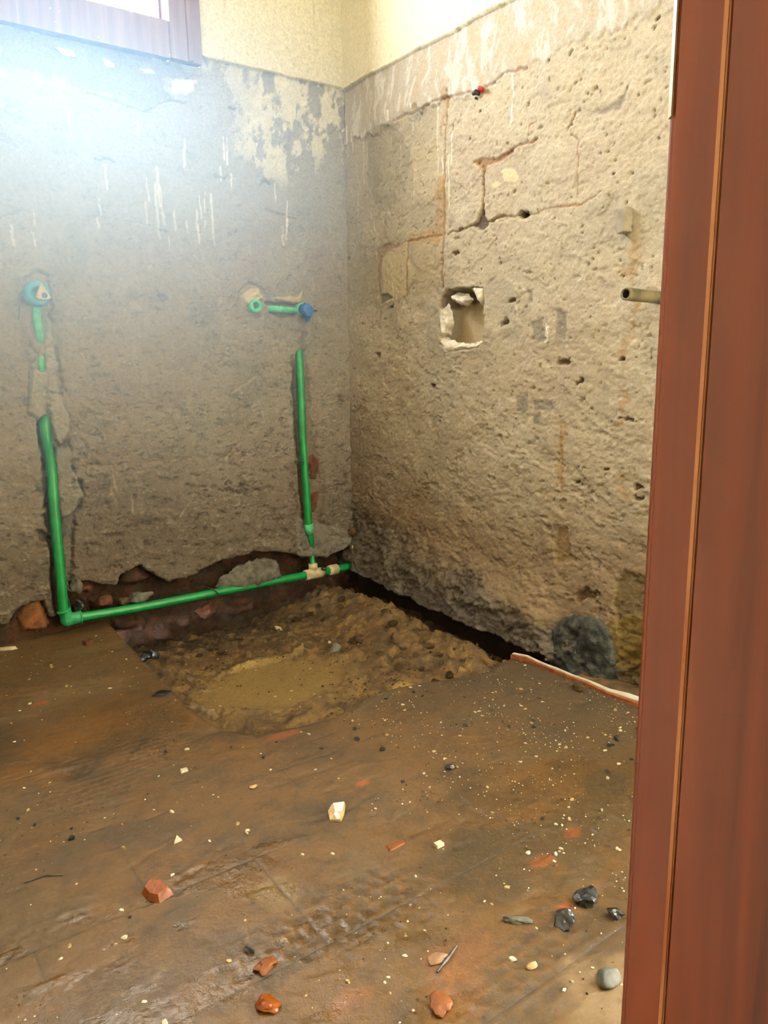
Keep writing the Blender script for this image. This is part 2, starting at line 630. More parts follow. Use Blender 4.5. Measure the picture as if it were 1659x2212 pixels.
def groove(h, col, X, Y, pts, w, depth, c=None, cm=0.7, jit=0.35, seed=50):
    pts = np.asarray(pts)
    m = max(0.03, 4 * w)
    x0, x1 = pts[:, 0].min() - m, pts[:, 0].max() + m
    y0, y1 = pts[:, 1].min() - m, pts[:, 1].max() + m
    iu = np.where((X[0] > x0) & (X[0] < x1))[0]
    iv = np.where((Y[:, 0] > y0) & (Y[:, 0] < y1))[0]
    if len(iu) < 2 or len(iv) < 2:
        return
    sl = (slice(iv[0], iv[-1] + 1), slice(iu[0], iu[-1] + 1))
    x, y = X[sl], Y[sl]
    jx = x + jit * w * 3 * fbm(x * 45, y * 45, seed, 3)
    jy = y + jit * w * 3 * fbm(x * 45, y * 45, seed + 7, 3)
    d = seg_d(jx, jy, pts)
    ww = w * (1 + 0.8 * fbm(x * 28, y * 28, seed + 3, 2))
    k = 1 - sm(ww * 0.45, ww, d)
    h[sl] -= depth * k
    if c is not None:
        col[sl] = lerp(col[sl], c, cm * k)


def patch(h, col, X, Y, pts, dh=0.0, c=None, cm=1.0, edge=0.006, jit=0.012, seed=60, rim=0.0, freq=40, a=None, av=0.0):
    pts = np.asarray(pts)
    m = 0.05
    x0, x1 = pts[:, 0].min() - m, pts[:, 0].max() + m
    y0, y1 = pts[:, 1].min() - m, pts[:, 1].max() + m
    iu = np.where((X[0] > x0) & (X[0] < x1))[0]
    iv = np.where((Y[:, 0] > y0) & (Y[:, 0] < y1))[0]
    if len(iu) < 2 or len(iv) < 2:
        return
    sl = (slice(iv[0], iv[-1] + 1), slice(iu[0], iu[-1] + 1))
    x, y = X[sl], Y[sl]
    d = poly_sd(x + jit * fbm(x * freq, y * freq, seed, 4), y + jit * fbm(x * freq, y * freq, seed + 9, 4), pts)
    k = 1 - sm(-edge, edge, d)
    h[sl] += dh * k
    if rim:
        h[sl] -= rim * (1 - sm(0.002, 0.006, np.abs(d)))
    if c is not None:
        col[sl] = lerp(col[sl], c, cm * k)
    if a is not None:
        a[sl] = a[sl] * (1 - k) + av * k


def set_flat(h, X, Y, pts, level, edge=0.004, jit=0.01, seed=70, keep=0.3):
    """bring a region to an absolute level, keeping a share of its relief"""
    pts = np.asarray(pts)
    d = poly_sd(X + jit * fbm(X * 45, Y * 45, seed, 4), Y + jit * fbm(X * 45, Y * 45, seed + 9, 4), pts)
    k = 1 - sm(-edge, edge, d)
    h[:] = h * (1 - k) + (level + keep * h) * k
    return k


def streaks(h, col, X, Y, rnd, n, xr, yr, lr, wr, c, cm, dh=0.0006):
    """thin drips of paint running down"""
    for _ in range(n):
        x = rnd.uniform(*xr)
        y = rnd.uniform(*yr)
        l = rnd.uniform(*lr)
        w = rnd.uniform(*wr)
        dx = rnd.uniform(-0.006, 0.006)
        groove(h, col, X, Y, [(x, y), (x + dx * 0.4, y - l * 0.5), (x + dx, y - l)], w, -dh, c, cm, 0.25, rnd.randrange(999))


# ------------------------------------------------------------------ back wall
def build_wall_back():
    xs = axis_coords(-1.36, 0.03, STEP, -1.95, 0.12, 0.07, (WFR['x1'],))
    xs = np.sort(np.unique(np.append(xs[abs(xs - WFR['x0']) > 0.01], WFR['x0'])))
    zs = axis_coords(-0.22, 1.98, STEP, -0.22, CEIL, 0.07, (WFR['z0'],))
    zs = np.sort(np.unique(np.append(zs[abs(zs - WFR['z1']) > 0.01], WFR['z1'])))
    X, Z = np.meshgrid(xs, zs)
    h, col, low = wall_base(X, Z, 100)
    a = np.zeros(X.shape)
    col = col * np.array((0.62, 0.63, 0.66))
    col = lerp(col, np.array(sc(82, 70, 59)), 0.75 * (1 - sm(0.1, 0.8, Z + 0.25 * fbm(X * 2.2, Z * 2.2, 181, 4))))  # stains and painted shade: lower wall darkened towards the floor
    # the cream upper coat, thicker than the stripped lower wall, with a torn lower edge
    top = DADO + 0.004 * fbm(X * 18, Z * 6, 130, 4) + 0.006 * fbm(X * 4, Z * 0, 131, 2)
    up = sm(-0.002, 0.002, Z - top)
    crm = np.broadcast_to(C_CREAM, col.shape).copy()
    crm = lerp(crm, np.array(sc(186, 180, 158)), 0.6 * sm(0.0, 0.5, fbm(X * 5, Z * 3, 132, 4)) * (1 - sm(0.02, 0.16, abs(X + 0.31))))
    crm = lerp(crm, np.array(sc(150, 140, 116)), 0.35 * sm(0.5, 0.62, fbm(X * 80, Z * 60, 133, 3)))
    hu = 0.014 + 0.0012 * fbm(X * 6, Z * 6, 134, 3) + 0.0004 * fbm(X * 60, Z * 60, 135, 2)
    h = h * (1 - up) + hu * up
    col = col * (1 - up[..., None]) + crm * up[..., None]
    # smoother, greyer render just under the edge
    hi = sm(1.15, 1.45, Z + 0.1 * fbm(X * 3, Z * 3, 136, 3)) * (1 - up)
    h = h - hi * 0.5 * (h - 0.004 * fbm(X * 3, Z * 3, 137, 2))
    col = lerp(col, np.array(sc(148, 144, 138)), 0.6 * hi)
    chips = fbm(X * 36 + Z * 12, Z * 66, 182, 5, 0.65)
    cz = 0.35 + 0.65 * (1 - sm(0.5, 1.2, Z))
    h = h - 0.005 * sm(0.24, 0.4, chips) * cz * (1 - up) + 0.003 * sm(0.2, 0.45, -chips) * cz * (1 - up)
    col = lerp(col, np.array(sc(60, 50, 42)), 0.55 * sm(0.24, 0.42, chips) * cz * (1 - up))  # shade of the relief painted dark into the tears
    col = lerp(col, np.array(sc(150, 138, 122)), 0.35 * sm(0.25, 0.45, -chips) * cz * (1 - up))
    # white splashes near the corner
    reg = (1 - sm(0.10, 0.2, seg_d(X, Z, Bs((560, 180), (640, 260), (590, 290), (720, 230)))))
    sp = sm(0.05, 0.22, fbm(X * 26, Z * 18, 138, 5, 0.6) + 0.35 * reg - 0.15) * reg * (1 - up)
    h += 0.0018 * sp
    col = lerp(col, np.array(sc(206, 200, 180)), 0.85 * sp)
    edge_band = (1 - sm(0.0, 0.05, top - Z)) * (1 - up) * sm(0.0, 0.3, fbm(X * 40, Z * 14, 139, 4))
    col = lerp(col, np.array(sc(220, 212, 188)), 0.7 * edge_band)
    rnd = random.Random(3)
    W = np.array(sc(222, 216, 200))
    xlo, xhi = B(20, 300)[0], B(730, 300)[0]
    streaks(h, col, X, Z, rnd, 10, (xlo, xhi), (1.25, 1.62), (0.03, 0.14), (0.0022, 0.0045), W, 0.7)
    streaks(h, col, X, Z, rnd, 6, (B(300, 300)[0], B(500, 300)[0]), (1.25, 1.5), (0.04, 0.12), (0.002, 0.004), W, 0.6)
    # drips at the places seen
    for (u, v, l) in ((333, 395, .17), (345, 400, .12), (455, 420, .16), (375, 455, .06), (213, 430, .05), (70, 500, .04), (72, 455, .04), (210, 470, .03), (610, 490, .06), (497, 375, .05), (402, 480, .03), (25, 490, .05)):
        x, z = B(u, v)
        groove(h, col, X, Z, [(x, z), (x + .003, z - l)], 0.004, -0.0008, W, 0.5, 0.4, int(u))
    # shadow below the window painted dark on the torn plaster, with stains beside
    patch(h, col, X, Z, Bs((0, 140), (60, 150), (180, 190), (270, 215), (320, 240), (370, 215), (350, 165), (430, 165), (360, 130), (150, 75), (0, 50)), -0.008, np.array(sc(112, 104, 98)), 0.75, 0.006, 0.02, 141)
    patch(h, col, X, Z, Bs((365, 172), (425, 172), (420, 195), (400, 205), (375, 205)), 0.004, np.array(sc(196, 186, 176)), 0.8, 0.004, 0.01, 142)
    groove(h, col, X, Z, Bs((190, 200), (240, 215), (310, 240), (370, 215), (400, 222)), 0.004, 0.006, C_BROWN * 0.6, 0.8, 0.3, 143)
    patch(h, col, X, Z, Bs((435, 190), (470, 130), (560, 160), (520, 300), (470, 330), (440, 290)), 0.0, np.array(sc(150, 144, 142)), 0.5, 0.02, 0.03, 144)
    # dark spots
    for (u, v, r) in ((503, 232, .008), (478, 382, .014), (208, 342, .01), (235, 346, .012), (570, 395, .013), (152, 513, .006), (352, 500, .01), (347, 640, .008), (420, 855, .006), (490, 985, .02), (345, 880, .008), (160, 995, .018), (285, 1137, .012)):
        x, z = B(u, v)
        groove(h, col, X, Z, [(x - r, z - r * .15), (x + r, z + r * .1)], r * 0.7, 0.006, C_BROWN * 0.45, 0.75, 0.5, int(u + v))
    groove(h, col, X, Z, Bs((338, 625), (350, 655), (360, 645)), 0.004, 0.006, C_BROWN * 0.5, 0.7, 0.3, 145)
    groove(h, col, X, Z, Bs((570, 450), (640, 475)), 0.004, 0.004, C_BROWN * 0.6, 0.6, 0.3, 146)
    groove(h, col, X, Z, Bs((0, 470), (60, 455), (130, 468), (240, 470), (330, 490)), 0.004, 0.003, C_BROWN * 0.8, 0.4, 0.5, 147)
    # brick courses ghosting through
    for pts in (((170, 660), (330, 650), (500, 640)), ((20, 830), (250, 880), (420, 850)), ((200, 1010), (370, 1000), (520, 975)), ((245, 1010), (250, 1090))):
        groove(h, col, X, Z, Bs(*pts), 0.010, 0.0022, C_BROWN * 0.85, 0.5, 0.6, 148)
    # scratches from the hammer
    for pts in (((520, 955), (470, 1010)), ((425, 1070), (390, 1115)), ((555, 812), (500, 850)), ((285, 1065), (288, 1110)), ((240, 1000), (252, 1060))):
        groove(h, col, X, Z, Bs(*pts), 0.0035, 0.003, np.array(sc(160, 148, 130)), 0.6, 0.2, 149)
    # ---- left chase with its mortar filling
    GM = np.array(sc(150, 146, 136))
    patch(h, col, X, Z, Bs((55, 600), (80, 585), (105, 595), (108, 650), (120, 740), (130, 800), (135, 850), (60, 850), (65, 800), (75, 770), (45, 690), (50, 640)), -0.010, np.array(sc(152, 140, 124)), 0.6, 0.005, 0.012, 150, 0.006)
    patch(h, col, X, Z, Bs((97, 680), (117, 700), (126, 800), (132, 850), (100, 850)), 0.008, GM, 0.8, 0.004, 0.01, 151, 0.003)
    patch(h, col, X, Z, Bs((72, 800), (96, 800), (105, 860), (97, 900), (80, 908), (60, 890), (62, 850)), 0.013, GM, 0.85, 0.004, 0.008, 152, 0.007)
    patch(h, col, X, Z, Bs((104, 845), (128, 850), (147, 905), (150, 930), (132, 962), (117, 950), (108, 905), (100, 880)), 0.016, GM * 1.03, 0.85, 0.004, 0.008, 153, 0.007)
    patch(h, col, X, Z, Bs((118, 965), (150, 955), (155, 1010), (182, 1075), (165, 1120), (155, 1200), (152, 1330), (120, 1340), (108, 1150), (100, 1000)), -0.018, np.array(sc(112, 104, 92)), 0.7, 0.005, 0.012, 154, 0.003)
    patch(h, col, X, Z, Bs((118, 965), (150, 965), (155, 1010), (180, 1075), (160, 1110), (135, 1120), (124, 1040)), 0.016, np.array(sc(128, 123, 114)), 0.9, 0.004, 0.01, 155, 0.003)
    patch(h, col, X, Z, Bs((140, 1110), (160, 1110), (155, 1150), (142, 1160)), 0.008, np.array(sc(92, 88, 82)), 0.9, 0.004, 0.01, 156)
    groove(h, col, X, Z, Bs((90, 915), (100, 1050), (112, 1180), (125, 1330)), 0.012, 0.02, C_BROWN * 0.4, 0.75, 0.3, 157)
    groove(h, col, X, Z, Bs((85, 918), (86, 950)), 0.008, 0.02, C_BROWN * 0.5, 0.7, 0.2, 158)
    groove(h, col, X, Z, Bs((88, 1155), (100, 1160)), 0.014, 0.02, C_BROWN * 0.3, 0.8, 0.4, 159)
    # ---- outlets: plaster blown out round them
    patch(h, col, X, Z, Bs((512, 660), (520, 630), (540, 612), (568, 618), (580, 640), (575, 670), (555, 685), (530, 680)), -0.012, np.array(sc(170, 158, 138)), 0.5, 0.004, 0.01, 160, 0.004)
    patch(h, col, X, Z, Bs((525, 640), (540, 622), (560, 625), (570, 645), (560, 650), (535, 655)), 0.014, np.array(sc(206, 190, 156)), 0.9, 0.004, 0.008, 161)
    patch(h, col, X, Z, Bs((575, 652), (650, 655), (640, 684), (610, 684), (585, 676)), -0.016, np.array(sc(110, 96, 80)), 0.8, 0.003, 0.006, 162)
    patch(h, col, X, Z, Bs((590, 645), (640, 640), (655, 630), (650, 655), (620, 652)), 0.006, np.array(sc(196, 174, 142)), 0.7, 0.004, 0.01, 163)
    # ---- right chase
    groove(h, col, X, Z, Bs((655, 690), (653, 760)), 0.018, 0.004, np.array(sc(104, 96, 92)), 0.7, 0.3, 164)
    patch(h, col, X, Z, Bs((632, 770), (660, 750), (668, 830), (672, 900), (690, 1000), (700, 1080), (690, 1140), (648, 1140), (637, 1000), (633, 900)), -0.012, np.array(sc(112, 96, 80)), 0.6, 0.005, 0.012, 165, 0.003)
    groove(h, col, X, Z, Bs((636, 780), (640, 900), (650, 1030), (660, 1125)), 0.008, 0.018, C_BROWN * 0.42, 0.75, 0.2, 166)
    patch(h, col, X, Z, Bs((640, 1120), (700, 1130), (765, 1150), (765, 1190), (700, 1205), (640, 1200)), 0.008, np.array(sc(112, 105, 96)), 0.8, 0.006, 0.02, 167, 0.003)
    # ---- ragged foot: plaster ends, soil and rubble behind
    foot = Bs((-40, 1345), (20, 1350), (45, 1310), (95, 1300), (110, 1335), (152, 1335), (152, 1262), (190, 1255), (215, 1262), (245, 1268), (265, 1242), (300, 1222), (330, 1240), (360, 1258), (400, 1250), (440, 1232), (480, 1212), (560, 1192), (600, 1192), (650, 1203), (700, 1203), (752, 1180), (800, 1185), (900, 1190))
    fx = np.interp(X + 0.010 * fbm(X * 40, Z * 40, 170, 3), foot[:, 0], foot[:, 1]) + 0.010 * fbm(X * 30, Z * 30, 171, 4)
    dep = np.interp(X, [-1.30, -1.14, -1.08, 0.1], [0.02, 0.03, 0.06, 0.07])
    k = 1 - sm(-0.004, 0.004, Z - fx)
    lip = np.exp(-((Z - fx - 0.02) / 0.02) ** 2)
    h = h + 0.008 * lip
    hb = -dep + 0.012 * fbm(X * 18, Z * 18, 172, 4) + 0.006 * fbm(X * 50, Z * 50, 173, 3)
    h = h * (1 - k) + hb * k
    soil = np.broadcast_to(C_SOIL, col.shape).copy()
    soil = lerp(soil, np.array(sc(76, 48, 34)), 0.8 * sm(0.0, 0.4, fbm(X * 16, Z * 22, 174, 4)))
    soil = lerp(soil, np.array(sc(60, 52, 44)), 0.6 * sm(0.1, 0.4, fbm(X * 20, Z * 20, 175, 4)))
    col = col * (1 - k[..., None]) + soil * k[..., None]
    dirt = (1 - sm(0.0, 0.13, Z + 0.05 * fbm(X * 8, Z * 8, 176, 3))) * (1 - k) * (X < -1.0)
    col = lerp(col, np.array(sc(74, 60, 46)), 0.7 * dirt)
    # into the corner
    edge = sm(-0.012, 0.03, X)
    col4 = np.concatenate([np.clip(col, 0, 1), a[..., None]], -1)
    V = np.stack([X, -h, Z], -1).reshape(-1, 3)
    xc = (X[:-1, :-1] + X[1:, 1:]) / 2
    zc = (Z[:-1, :-1] + Z[1:, 1:]) / 2
    keep = ~((xc > WFR['x0']) & (xc < WFR['x1']) & (zc > WFR['z0']) & (zc < WFR['z1']))
    Q = grid_faces(len(zs), len(xs), keep)
    V, Q, c4 = compact(V, Q, col4.reshape(-1, 4))
    o = link('wall_back', mesh_np('wall_back', V, Q, c4), MT['wall_back'])
    tag(o, 'back wall stripped to rough plaster below a cream painted upper part', kind='structure')
    return o


# ------------------------------------------------------------------ right wall
def build_wall_right():
    ss = axis_coords(-0.03, 1.44, STEP, -0.12, 2.3, 0.07)
    zs = axis_coords(-0.22, 1.98, STEP, -0.22, CEIL, 0.07)
    X, Z = np.meshgrid(ss, zs)           # X is the distance from the corner
    h, col, low = wall_base(X, Z, 300)
    a = np.zeros(X.shape)
    col = lerp(col, np.array(sc(178, 164, 138)), 0.35 * sm(0.3, 0.8, X))
    # cream coat above
    top = DADO - 0.004 + 0.006 * fbm(X * 16, Z * 5, 330, 4) + 0.005 * fbm(X * 4, Z * 0, 331, 2)
    up = sm(-0.002, 0.002, Z - top)
    crm = np.broadcast_to(C_CREAM, col.shape).copy()
    crm = lerp(crm, np.array(sc(176, 160, 120)), 0.45 * sm(0.55, 0.66, fbm(X * 80, Z * 60, 333, 3)))
    hu = 0.014 + 0.0012 * fbm(X * 6, Z * 6, 334, 3) + 0.0004 * fbm(X * 60, Z * 60, 335, 2)
    h = h * (1 - up) + hu * up
    col = col * (1 - up[..., None]) + crm * up[..., None]
    ridge = np.exp(-((Z - top - 0.004) / 0.004) ** 2) * sm(-0.2, 0.3, fbm(X * 30, Z * 8, 336, 3))
    h += 0.005 * ridge
    # whitish skim band under the edge, combed downwards
    band = Rs((745, 185), (1120, -10), (1500, -200), (1500, 0), (1400, 25), (1330, 60), (1255, 85), (1180, 130), (1130, 150), (1060, 185), (1000, 205), (955, 210), (900, 235), (850, 260), (800, 290), (780, 300), (745, 312))
    bd = poly_sd(X + 0.012 * fbm(X * 30, Z * 12, 337, 4), Z + 0.03 * fbm(X * 34, Z * 9, 338, 4), band)
    bk = (1 - sm(-0.005, 0.005, bd)) * (1 - up)
    comb = fbm(X * 46 + 3 * fbm(X * 6, Z * 6, 389, 3), Z * 13, 339, 5, 0.7)
    h = h * (1 - 0.7 * bk) + bk * (0.003 + 0.0016 * comb)
    col = lerp(col, np.array(sc(166, 157, 142)), 0.8 * bk)
    col = lerp(col, np.array(sc(192, 187, 176)), 0.8 * bk * sm(0.05, 0.3, comb))
    col = lerp(col, np.array(sc(170, 150, 122)), 0.6 * bk * sm(0.15, 0.4, -comb))
    groove(h, col, X, Z, Rs((850, 262), (900, 238), (955, 212), (1040, 195), (1090, 160), (1140, 145)), 0.004, 0.005, np.array(sc(140, 104, 74)), 0.5, 0.5, 340)
    rnd = random.Random(9)
    W = np.array(sc(224, 216, 196))
    streaks(h, col, X, Z, rnd, 14, (R(760, 300)[0], R(1000, 300)[0]), (1.45, 1.66), (0.04, 0.16), (0.002, 0.0042), W, 0.75)
    for (u, v, l) in ((782, 290, .16), (840, 240, .10), (760, 290, .06), (888, 225, .08), (1108, 160, .06), (1105, 220, .05), (1178, 700, .05), (1182, 705, .04), (1115, 660, .03), (750, 275, .1)):
        x, z = R(u, v)
        groove(h, col, X, Z, [(x, z), (x + .002, z - l)], 0.0042, -0.001, W, 0.8, 0.2, int(u))
    # grey-green smoother field left of the vertical joint, with flaked skins
    left = (1 - sm(R(940, 400)[0] - .02, R(955, 400)[0] + .0, X)) * sm(0.98, 1.12, Z) * (1 - up) * (1 - bk)
    h -= 0.003 * left
    col = lerp(col, np.array(sc(152, 142, 118)), 0.6 * left)
    for pts, c, m, dh in (
            (((790, 290), (850, 260), (880, 330), (870, 420), (820, 470), (790, 400)), sc(138, 130, 112), 0.55, -0.002),
            (((880, 330), (955, 290), (955, 420), (920, 440), (890, 400)), sc(176, 160, 132), 0.5, 0.002),
            (((820, 545), (880, 520), (880, 560), (900, 600), (870, 640), (830, 660)), sc(176, 160, 126), 0.6, 0.003),
            (((885, 520), (955, 505), (955, 610), (900, 630)), sc(164, 146, 116), 0.5, 0.002),
            (((755, 560), (815, 560), (815, 660), (760, 680)), sc(150, 138, 112), 0.5, -0.002),
            (((880, 240), (920, 240), (915, 255), (890, 262)), sc(140, 134, 122), 0.7, -0.002)):
        patch(h, col, X, Z, Rs(*pts), dh, np.array(c), m, 0.005, 0.02, 341)
    BRN = np.array(sc(132, 98, 66))
    groove(h, col, X, Z, Rs((965, 195), (962, 300), (960, 420), (957, 520), (955, 620)), 0.005, 0.004, BRN, 0.6, 0.2, 342)
    patch(h, col, X, Z, Rs((945, 380), (962, 380), (960, 500), (950, 530), (925, 520), (880, 525), (880, 510), (940, 490)), 0.001, np.array(sc(158, 128, 90)), 0.7, 0.008, 0.012, 343)
    # brick joints showing through
    for pts, w, d in ((((1044, 370), (1042, 410), (1044, 445)), .0045, .006), (((1085, 335), (1110, 322), (1140, 308), (1160, 300)), .004, .004),
                      (((965, 505), (990, 498), (1018, 488)), .004, .006), (((1048, 479), (1085, 470), (1118, 465)), .005, .006),
                      (((820, 600), (819, 650), (820, 692)), .0045, .005), (((850, 532), (880, 520), (955, 508)), .004, .003), (((880, 525), (878, 640)), .005, .002),
                      (((1140, 305), (1145, 270), (1160, 262)), .0022, .002), (((1250, 300), (1248, 420)), .0022, .002),
                      (((1130, 470), (1180, 450), (1255, 440), (1300, 415)), .003, .002), (((960, 500), (957, 560), (956, 622)), .003, .003),
                      (((1215, 920), (1215, 1060)), .006, .001), (((1225, 285), (1243, 240)), .004, .003)):
        groove(h, col, X, Z, Rs(*pts), w, d, BRN, 0.75, 0.5, 344 + int(pts[0][0]))
    for pts, c, m, dh in ((((1022, 348), (1040, 338), (1075, 338), (1108, 322), (1112, 330), (1080, 348), (1052, 356), (1046, 378), (1040, 376), (1036, 358)), sc(142, 110, 82), .9, -.005),
                          (((1043, 440), (1050, 470), (1053, 484), (1044, 496), (1030, 492), (1014, 492), (1030, 480), (1038, 466)), sc(92, 78, 72), .95, -.012),
                          (((1117, 462), (1122, 457), (1140, 458), (1143, 465), (1130, 470), (1119, 468)), sc(58, 46, 44), 1.0, -.025),
                          (((812, 538), (840, 525), (868, 530), (840, 545), (826, 560), (823, 610), (816, 640)), sc(140, 118, 96), .8, -.004),
                          (((818, 638), (838, 632), (850, 640), (835, 650), (822, 655)), sc(112, 104, 94), .9, -.008),
                          (((812, 760), (825, 762), (818, 778)), sc(100, 86, 72), .9, -.006)):
        patch(h, col, X, Z, Rs(*pts), dh, np.array(c), m, 0.003, 0.008, 349)
    for (u, v, r, d) in ((1087, 697, .012, .014), (1105, 650, .008, .01), (1040, 240, .004, .01), (1015, 300, .005, .008), (1310, 1015, .008, .014), (1383, 1080, .008, .012), (1380, 1050, .01, .01), (1245, 1040, .007, .008), (985, 545, .009, .008), (1325, 375, .004, .012), (1420, 40, .004, .01), (1340, 905, .004, .01), (1360, 905, .01, .008), (1255, 825, .01, .008), (935, 835, .01, .008), (1345, 775, .005, .012), (1270, 1295, .03, .03), (750, 560, .008, .012), (845, 660, .01, .01)):
        x, z = R(u, v)
        groove(h, col, X, Z, [(x - r, z - r * .2), (x + r, z + r * .15)], r * 0.75, d, BRN * 0.35, 0.85, 0.5, int(u + v))
    x, z = R(1217, 783)
    groove(h, col, X, Z, [(x - .016, z), (x + .016, z)], 0.009, 0.014, BRN * 0.5, 0.8, 0.15, 345)
    # grey scabs
    for pts in (((1275, 245), (1320, 225), (1345, 205), (1362, 170), (1352, 215), (1330, 240), (1290, 252)), ((1152, 868), (1192, 865), (1195, 885), (1155, 890)), ((1152, 895), (1170, 893), (1170, 918), (1155, 918)),
                ((1142, 690), (1170, 690), (1176, 740), (1150, 738)), ((1200, 672), (1222, 672), (1222, 735), (1200, 735)), ((1138, 620), (1148, 620), (1145, 650), (1136, 650)), ((1058, 600), (1072, 598), (1068, 606), (1056, 610)), ((1115, 855), (1140, 852), (1142, 890), (1115, 892))):
        patch(h, col, X, Z, Rs(*pts), -0.002, np.array(sc(124, 116, 106)), 0.75, 0.004, 0.012, 346)
    patch(h, col, X, Z, Rs((1082, 372), (1098, 364), (1112, 372), (1118, 386), (1108, 394), (1090, 392)), 0.002, np.array(sc(206, 192, 154)), 0.8, 0.003, 0.006, 347)
    patch(h, col, X, Z, Rs((1060, 396), (1074, 392), (1082, 400), (1072, 410), (1060, 408)), 0.002, np.array(sc(202, 188, 150)), 0.8, 0.003, 0.006, 367)
    # rust runs
    for pts, w in ((((1365, 540), (1362, 590)), .02), (((1365, 680), (1350, 740), (1352, 770)), .022), (((1345, 860), (1340, 910)), .02), (((1218, 915), (1215, 980), (1213, 1030)), .012), (((1225, 1020), (1195, 1060)), .02), (((1345, 1030), (1350, 1080)), .015), (((960, 190), (960, 240), (955, 290)), .012)):
        groove(h, col, X, Z, Rs(*pts), w, 0.0005, C_RUST, 0.5, 0.6, 348 + int(pts[0][1]))
    # lower layers: hacked brown undercoat, darker rubble foot
    dk = 1 - sm(0.20, 0.46, Z + 0.10 * fbm(X * 5, Z * 5, 350, 4) - 0.05)
    col = lerp(col, np.array(sc(122, 100, 76)), 0.75 * dk)
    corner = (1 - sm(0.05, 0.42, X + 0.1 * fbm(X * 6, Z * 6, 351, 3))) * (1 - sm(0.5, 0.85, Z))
    col = lerp(col, np.array(sc(112, 96, 80)), 0.6 * corner)  # shade low in the corner painted into the colour
    zt = np.interp(X, [0, 0.5, 1.0, 1.4], [0.36, 0.26, 0.15, 0.12])
    lower = 1 - sm(zt * 0.55, zt, Z + 0.06 * fbm(X * 7, Z * 7, 352, 3))
    rub = fbm(X * 14, Z * 18, 353, 5, 0.62)
    h += lower * (0.024 * rub - 0.010 * sm(0.1, 0.3, fbm(X * 26 + Z * 20, Z * 40 - X * 20, 354, 4)))
    col = lerp(col, np.array(sc(76, 69, 62)), 0.85 * lower)
    col = lerp(col, np.array(sc(112, 104, 94)), 0.5 * lower * sm(0.1, 0.4, rub))
    patch(h, col, X, Z, Rs((1195, 1195), (1205, 1150), (1220, 1140), (1232, 1190), (1245, 1210), (1200, 1215)), -0.004, np.array(sc(118, 96, 64)), 0.8, 0.005, 0.012, 355)
    patch(h, col, X, Z, Rs((1330, 1250), (1345, 1228), (1400, 1250), (1400, 1520), (1330, 1500), (1330, 1320)), -0.008, np.array(sc(96, 80, 52)), 0.8, 0.006, 0.02, 356)
    patch(h, col, X, Z, Rs((1300, 1340), (1400, 1330), (1400, 1440), (1330, 1440)), 0.003, np.array(sc(112, 92, 42)), 0.7, 0.008, 0.02, 357)
    # the flared foot and the dark gap under it
    flare = np.interp(X, [-0.1, 0.0, 0.15, 0.5, 0.9, 1.02, 1.1, 2.4], [0.03, 0.035, 0.05, 0.055, 0.045, 0.035, 0.0, 0.0])
    h += flare * (1 - sm(0.06, 0.27, Z)) ** 1.3
    edge = Rs((700, 1210), (765, 1228), (850, 1283), (930, 1318), (1000, 1350), (1100, 1392), (1190, 1420), (1200, 1540), (1500, 1600))
    ez = np.interp(X, edge[:, 0], edge[:, 1]) + 0.010 + 0.018 * np.interp(X, [0.05, 0.25, 0.8, 1.0], [0, 1, 1, 0]) + 0.008 * fbm(X * 24, Z * 24, 360, 4)
    k = (1 - sm(-0.004, 0.004, Z - ez))
    hb = -0.07 + 0.012 * fbm(X * 18, Z * 18, 361, 4)
    h = h * (1 - k) + hb * k
    col = lerp(col, np.array(sc(44, 34, 26)), 0.9 * k)
    # ---- the box hole
    hole = Rs((950, 640), (962, 626), (985, 624), (1043, 620), (1045, 700), (1040, 745), (1010, 755), (965, 760), (946, 745), (952, 700), (948, 668))
    pd = poly_sd(X + 0.006 * fbm(X * 50, Z * 50, 362, 3), Z + 0.006 * fbm(X * 50, Z * 50, 363, 3), hole)
    hk = 1 - sm(-0.003, 0.003, pd)
    back = 0.075 + 0.003 * fbm(X * 20, Z * 20, 364, 3)
    # gypsum bedding slopes in on the lower left
    inner = np.clip(-pd / (0.008 + 0.016 * sm(-0.01, 0.02, -(X - R(965, 700)[0])) + 0.02 * sm(0.0, 0.03, R(990, 735)[1] - Z)), 0, 1)
    h = h * (1 - hk) + (-back * (0.12 + 0.88 * sm(0, 1, inner))) * hk
    col = lerp(col, np.array(sc(190, 172, 140)), 0.9 * hk)
    col = lerp(col, np.array(sc(206, 198, 184)), 0.9 * hk * (1 - sm(0.5, 1.0, inner)))
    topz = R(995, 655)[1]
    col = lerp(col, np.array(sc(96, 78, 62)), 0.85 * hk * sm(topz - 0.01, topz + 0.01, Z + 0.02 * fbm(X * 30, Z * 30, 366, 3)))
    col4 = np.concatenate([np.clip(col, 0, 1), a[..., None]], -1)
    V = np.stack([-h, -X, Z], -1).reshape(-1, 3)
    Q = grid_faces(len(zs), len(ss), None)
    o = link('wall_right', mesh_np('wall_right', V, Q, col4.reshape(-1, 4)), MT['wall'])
    tag(o, 'right wall of rough tan plaster with a broken socket hole', kind='structure')
    return o


wall_back = build_wall_back()
wall_right = build_wall_right()


# ------------------------------------------------------------------ floor: screed slabs between tile joints, broken round the pit
def jitter_poly(pts, n=14, amp=0.006, seed=1, smooth=True):
    P = [np.array(p) for p in pts]
    out = []
    for a, b in zip(P, P[1:] + P[:1]):
        m = max(2, int(np.linalg.norm(b - a) / 0.012))
        for k in range(m):
            out.append(a + (b - a) * k / m)
    out = np.array(out)
    return out + amp * np.stack([fbm(out[:, 0] * 22, out[:, 1] * 22, seed, 3), fbm(out[:, 0] * 22, out[:, 1] * 22, seed + 5, 3)], -1)


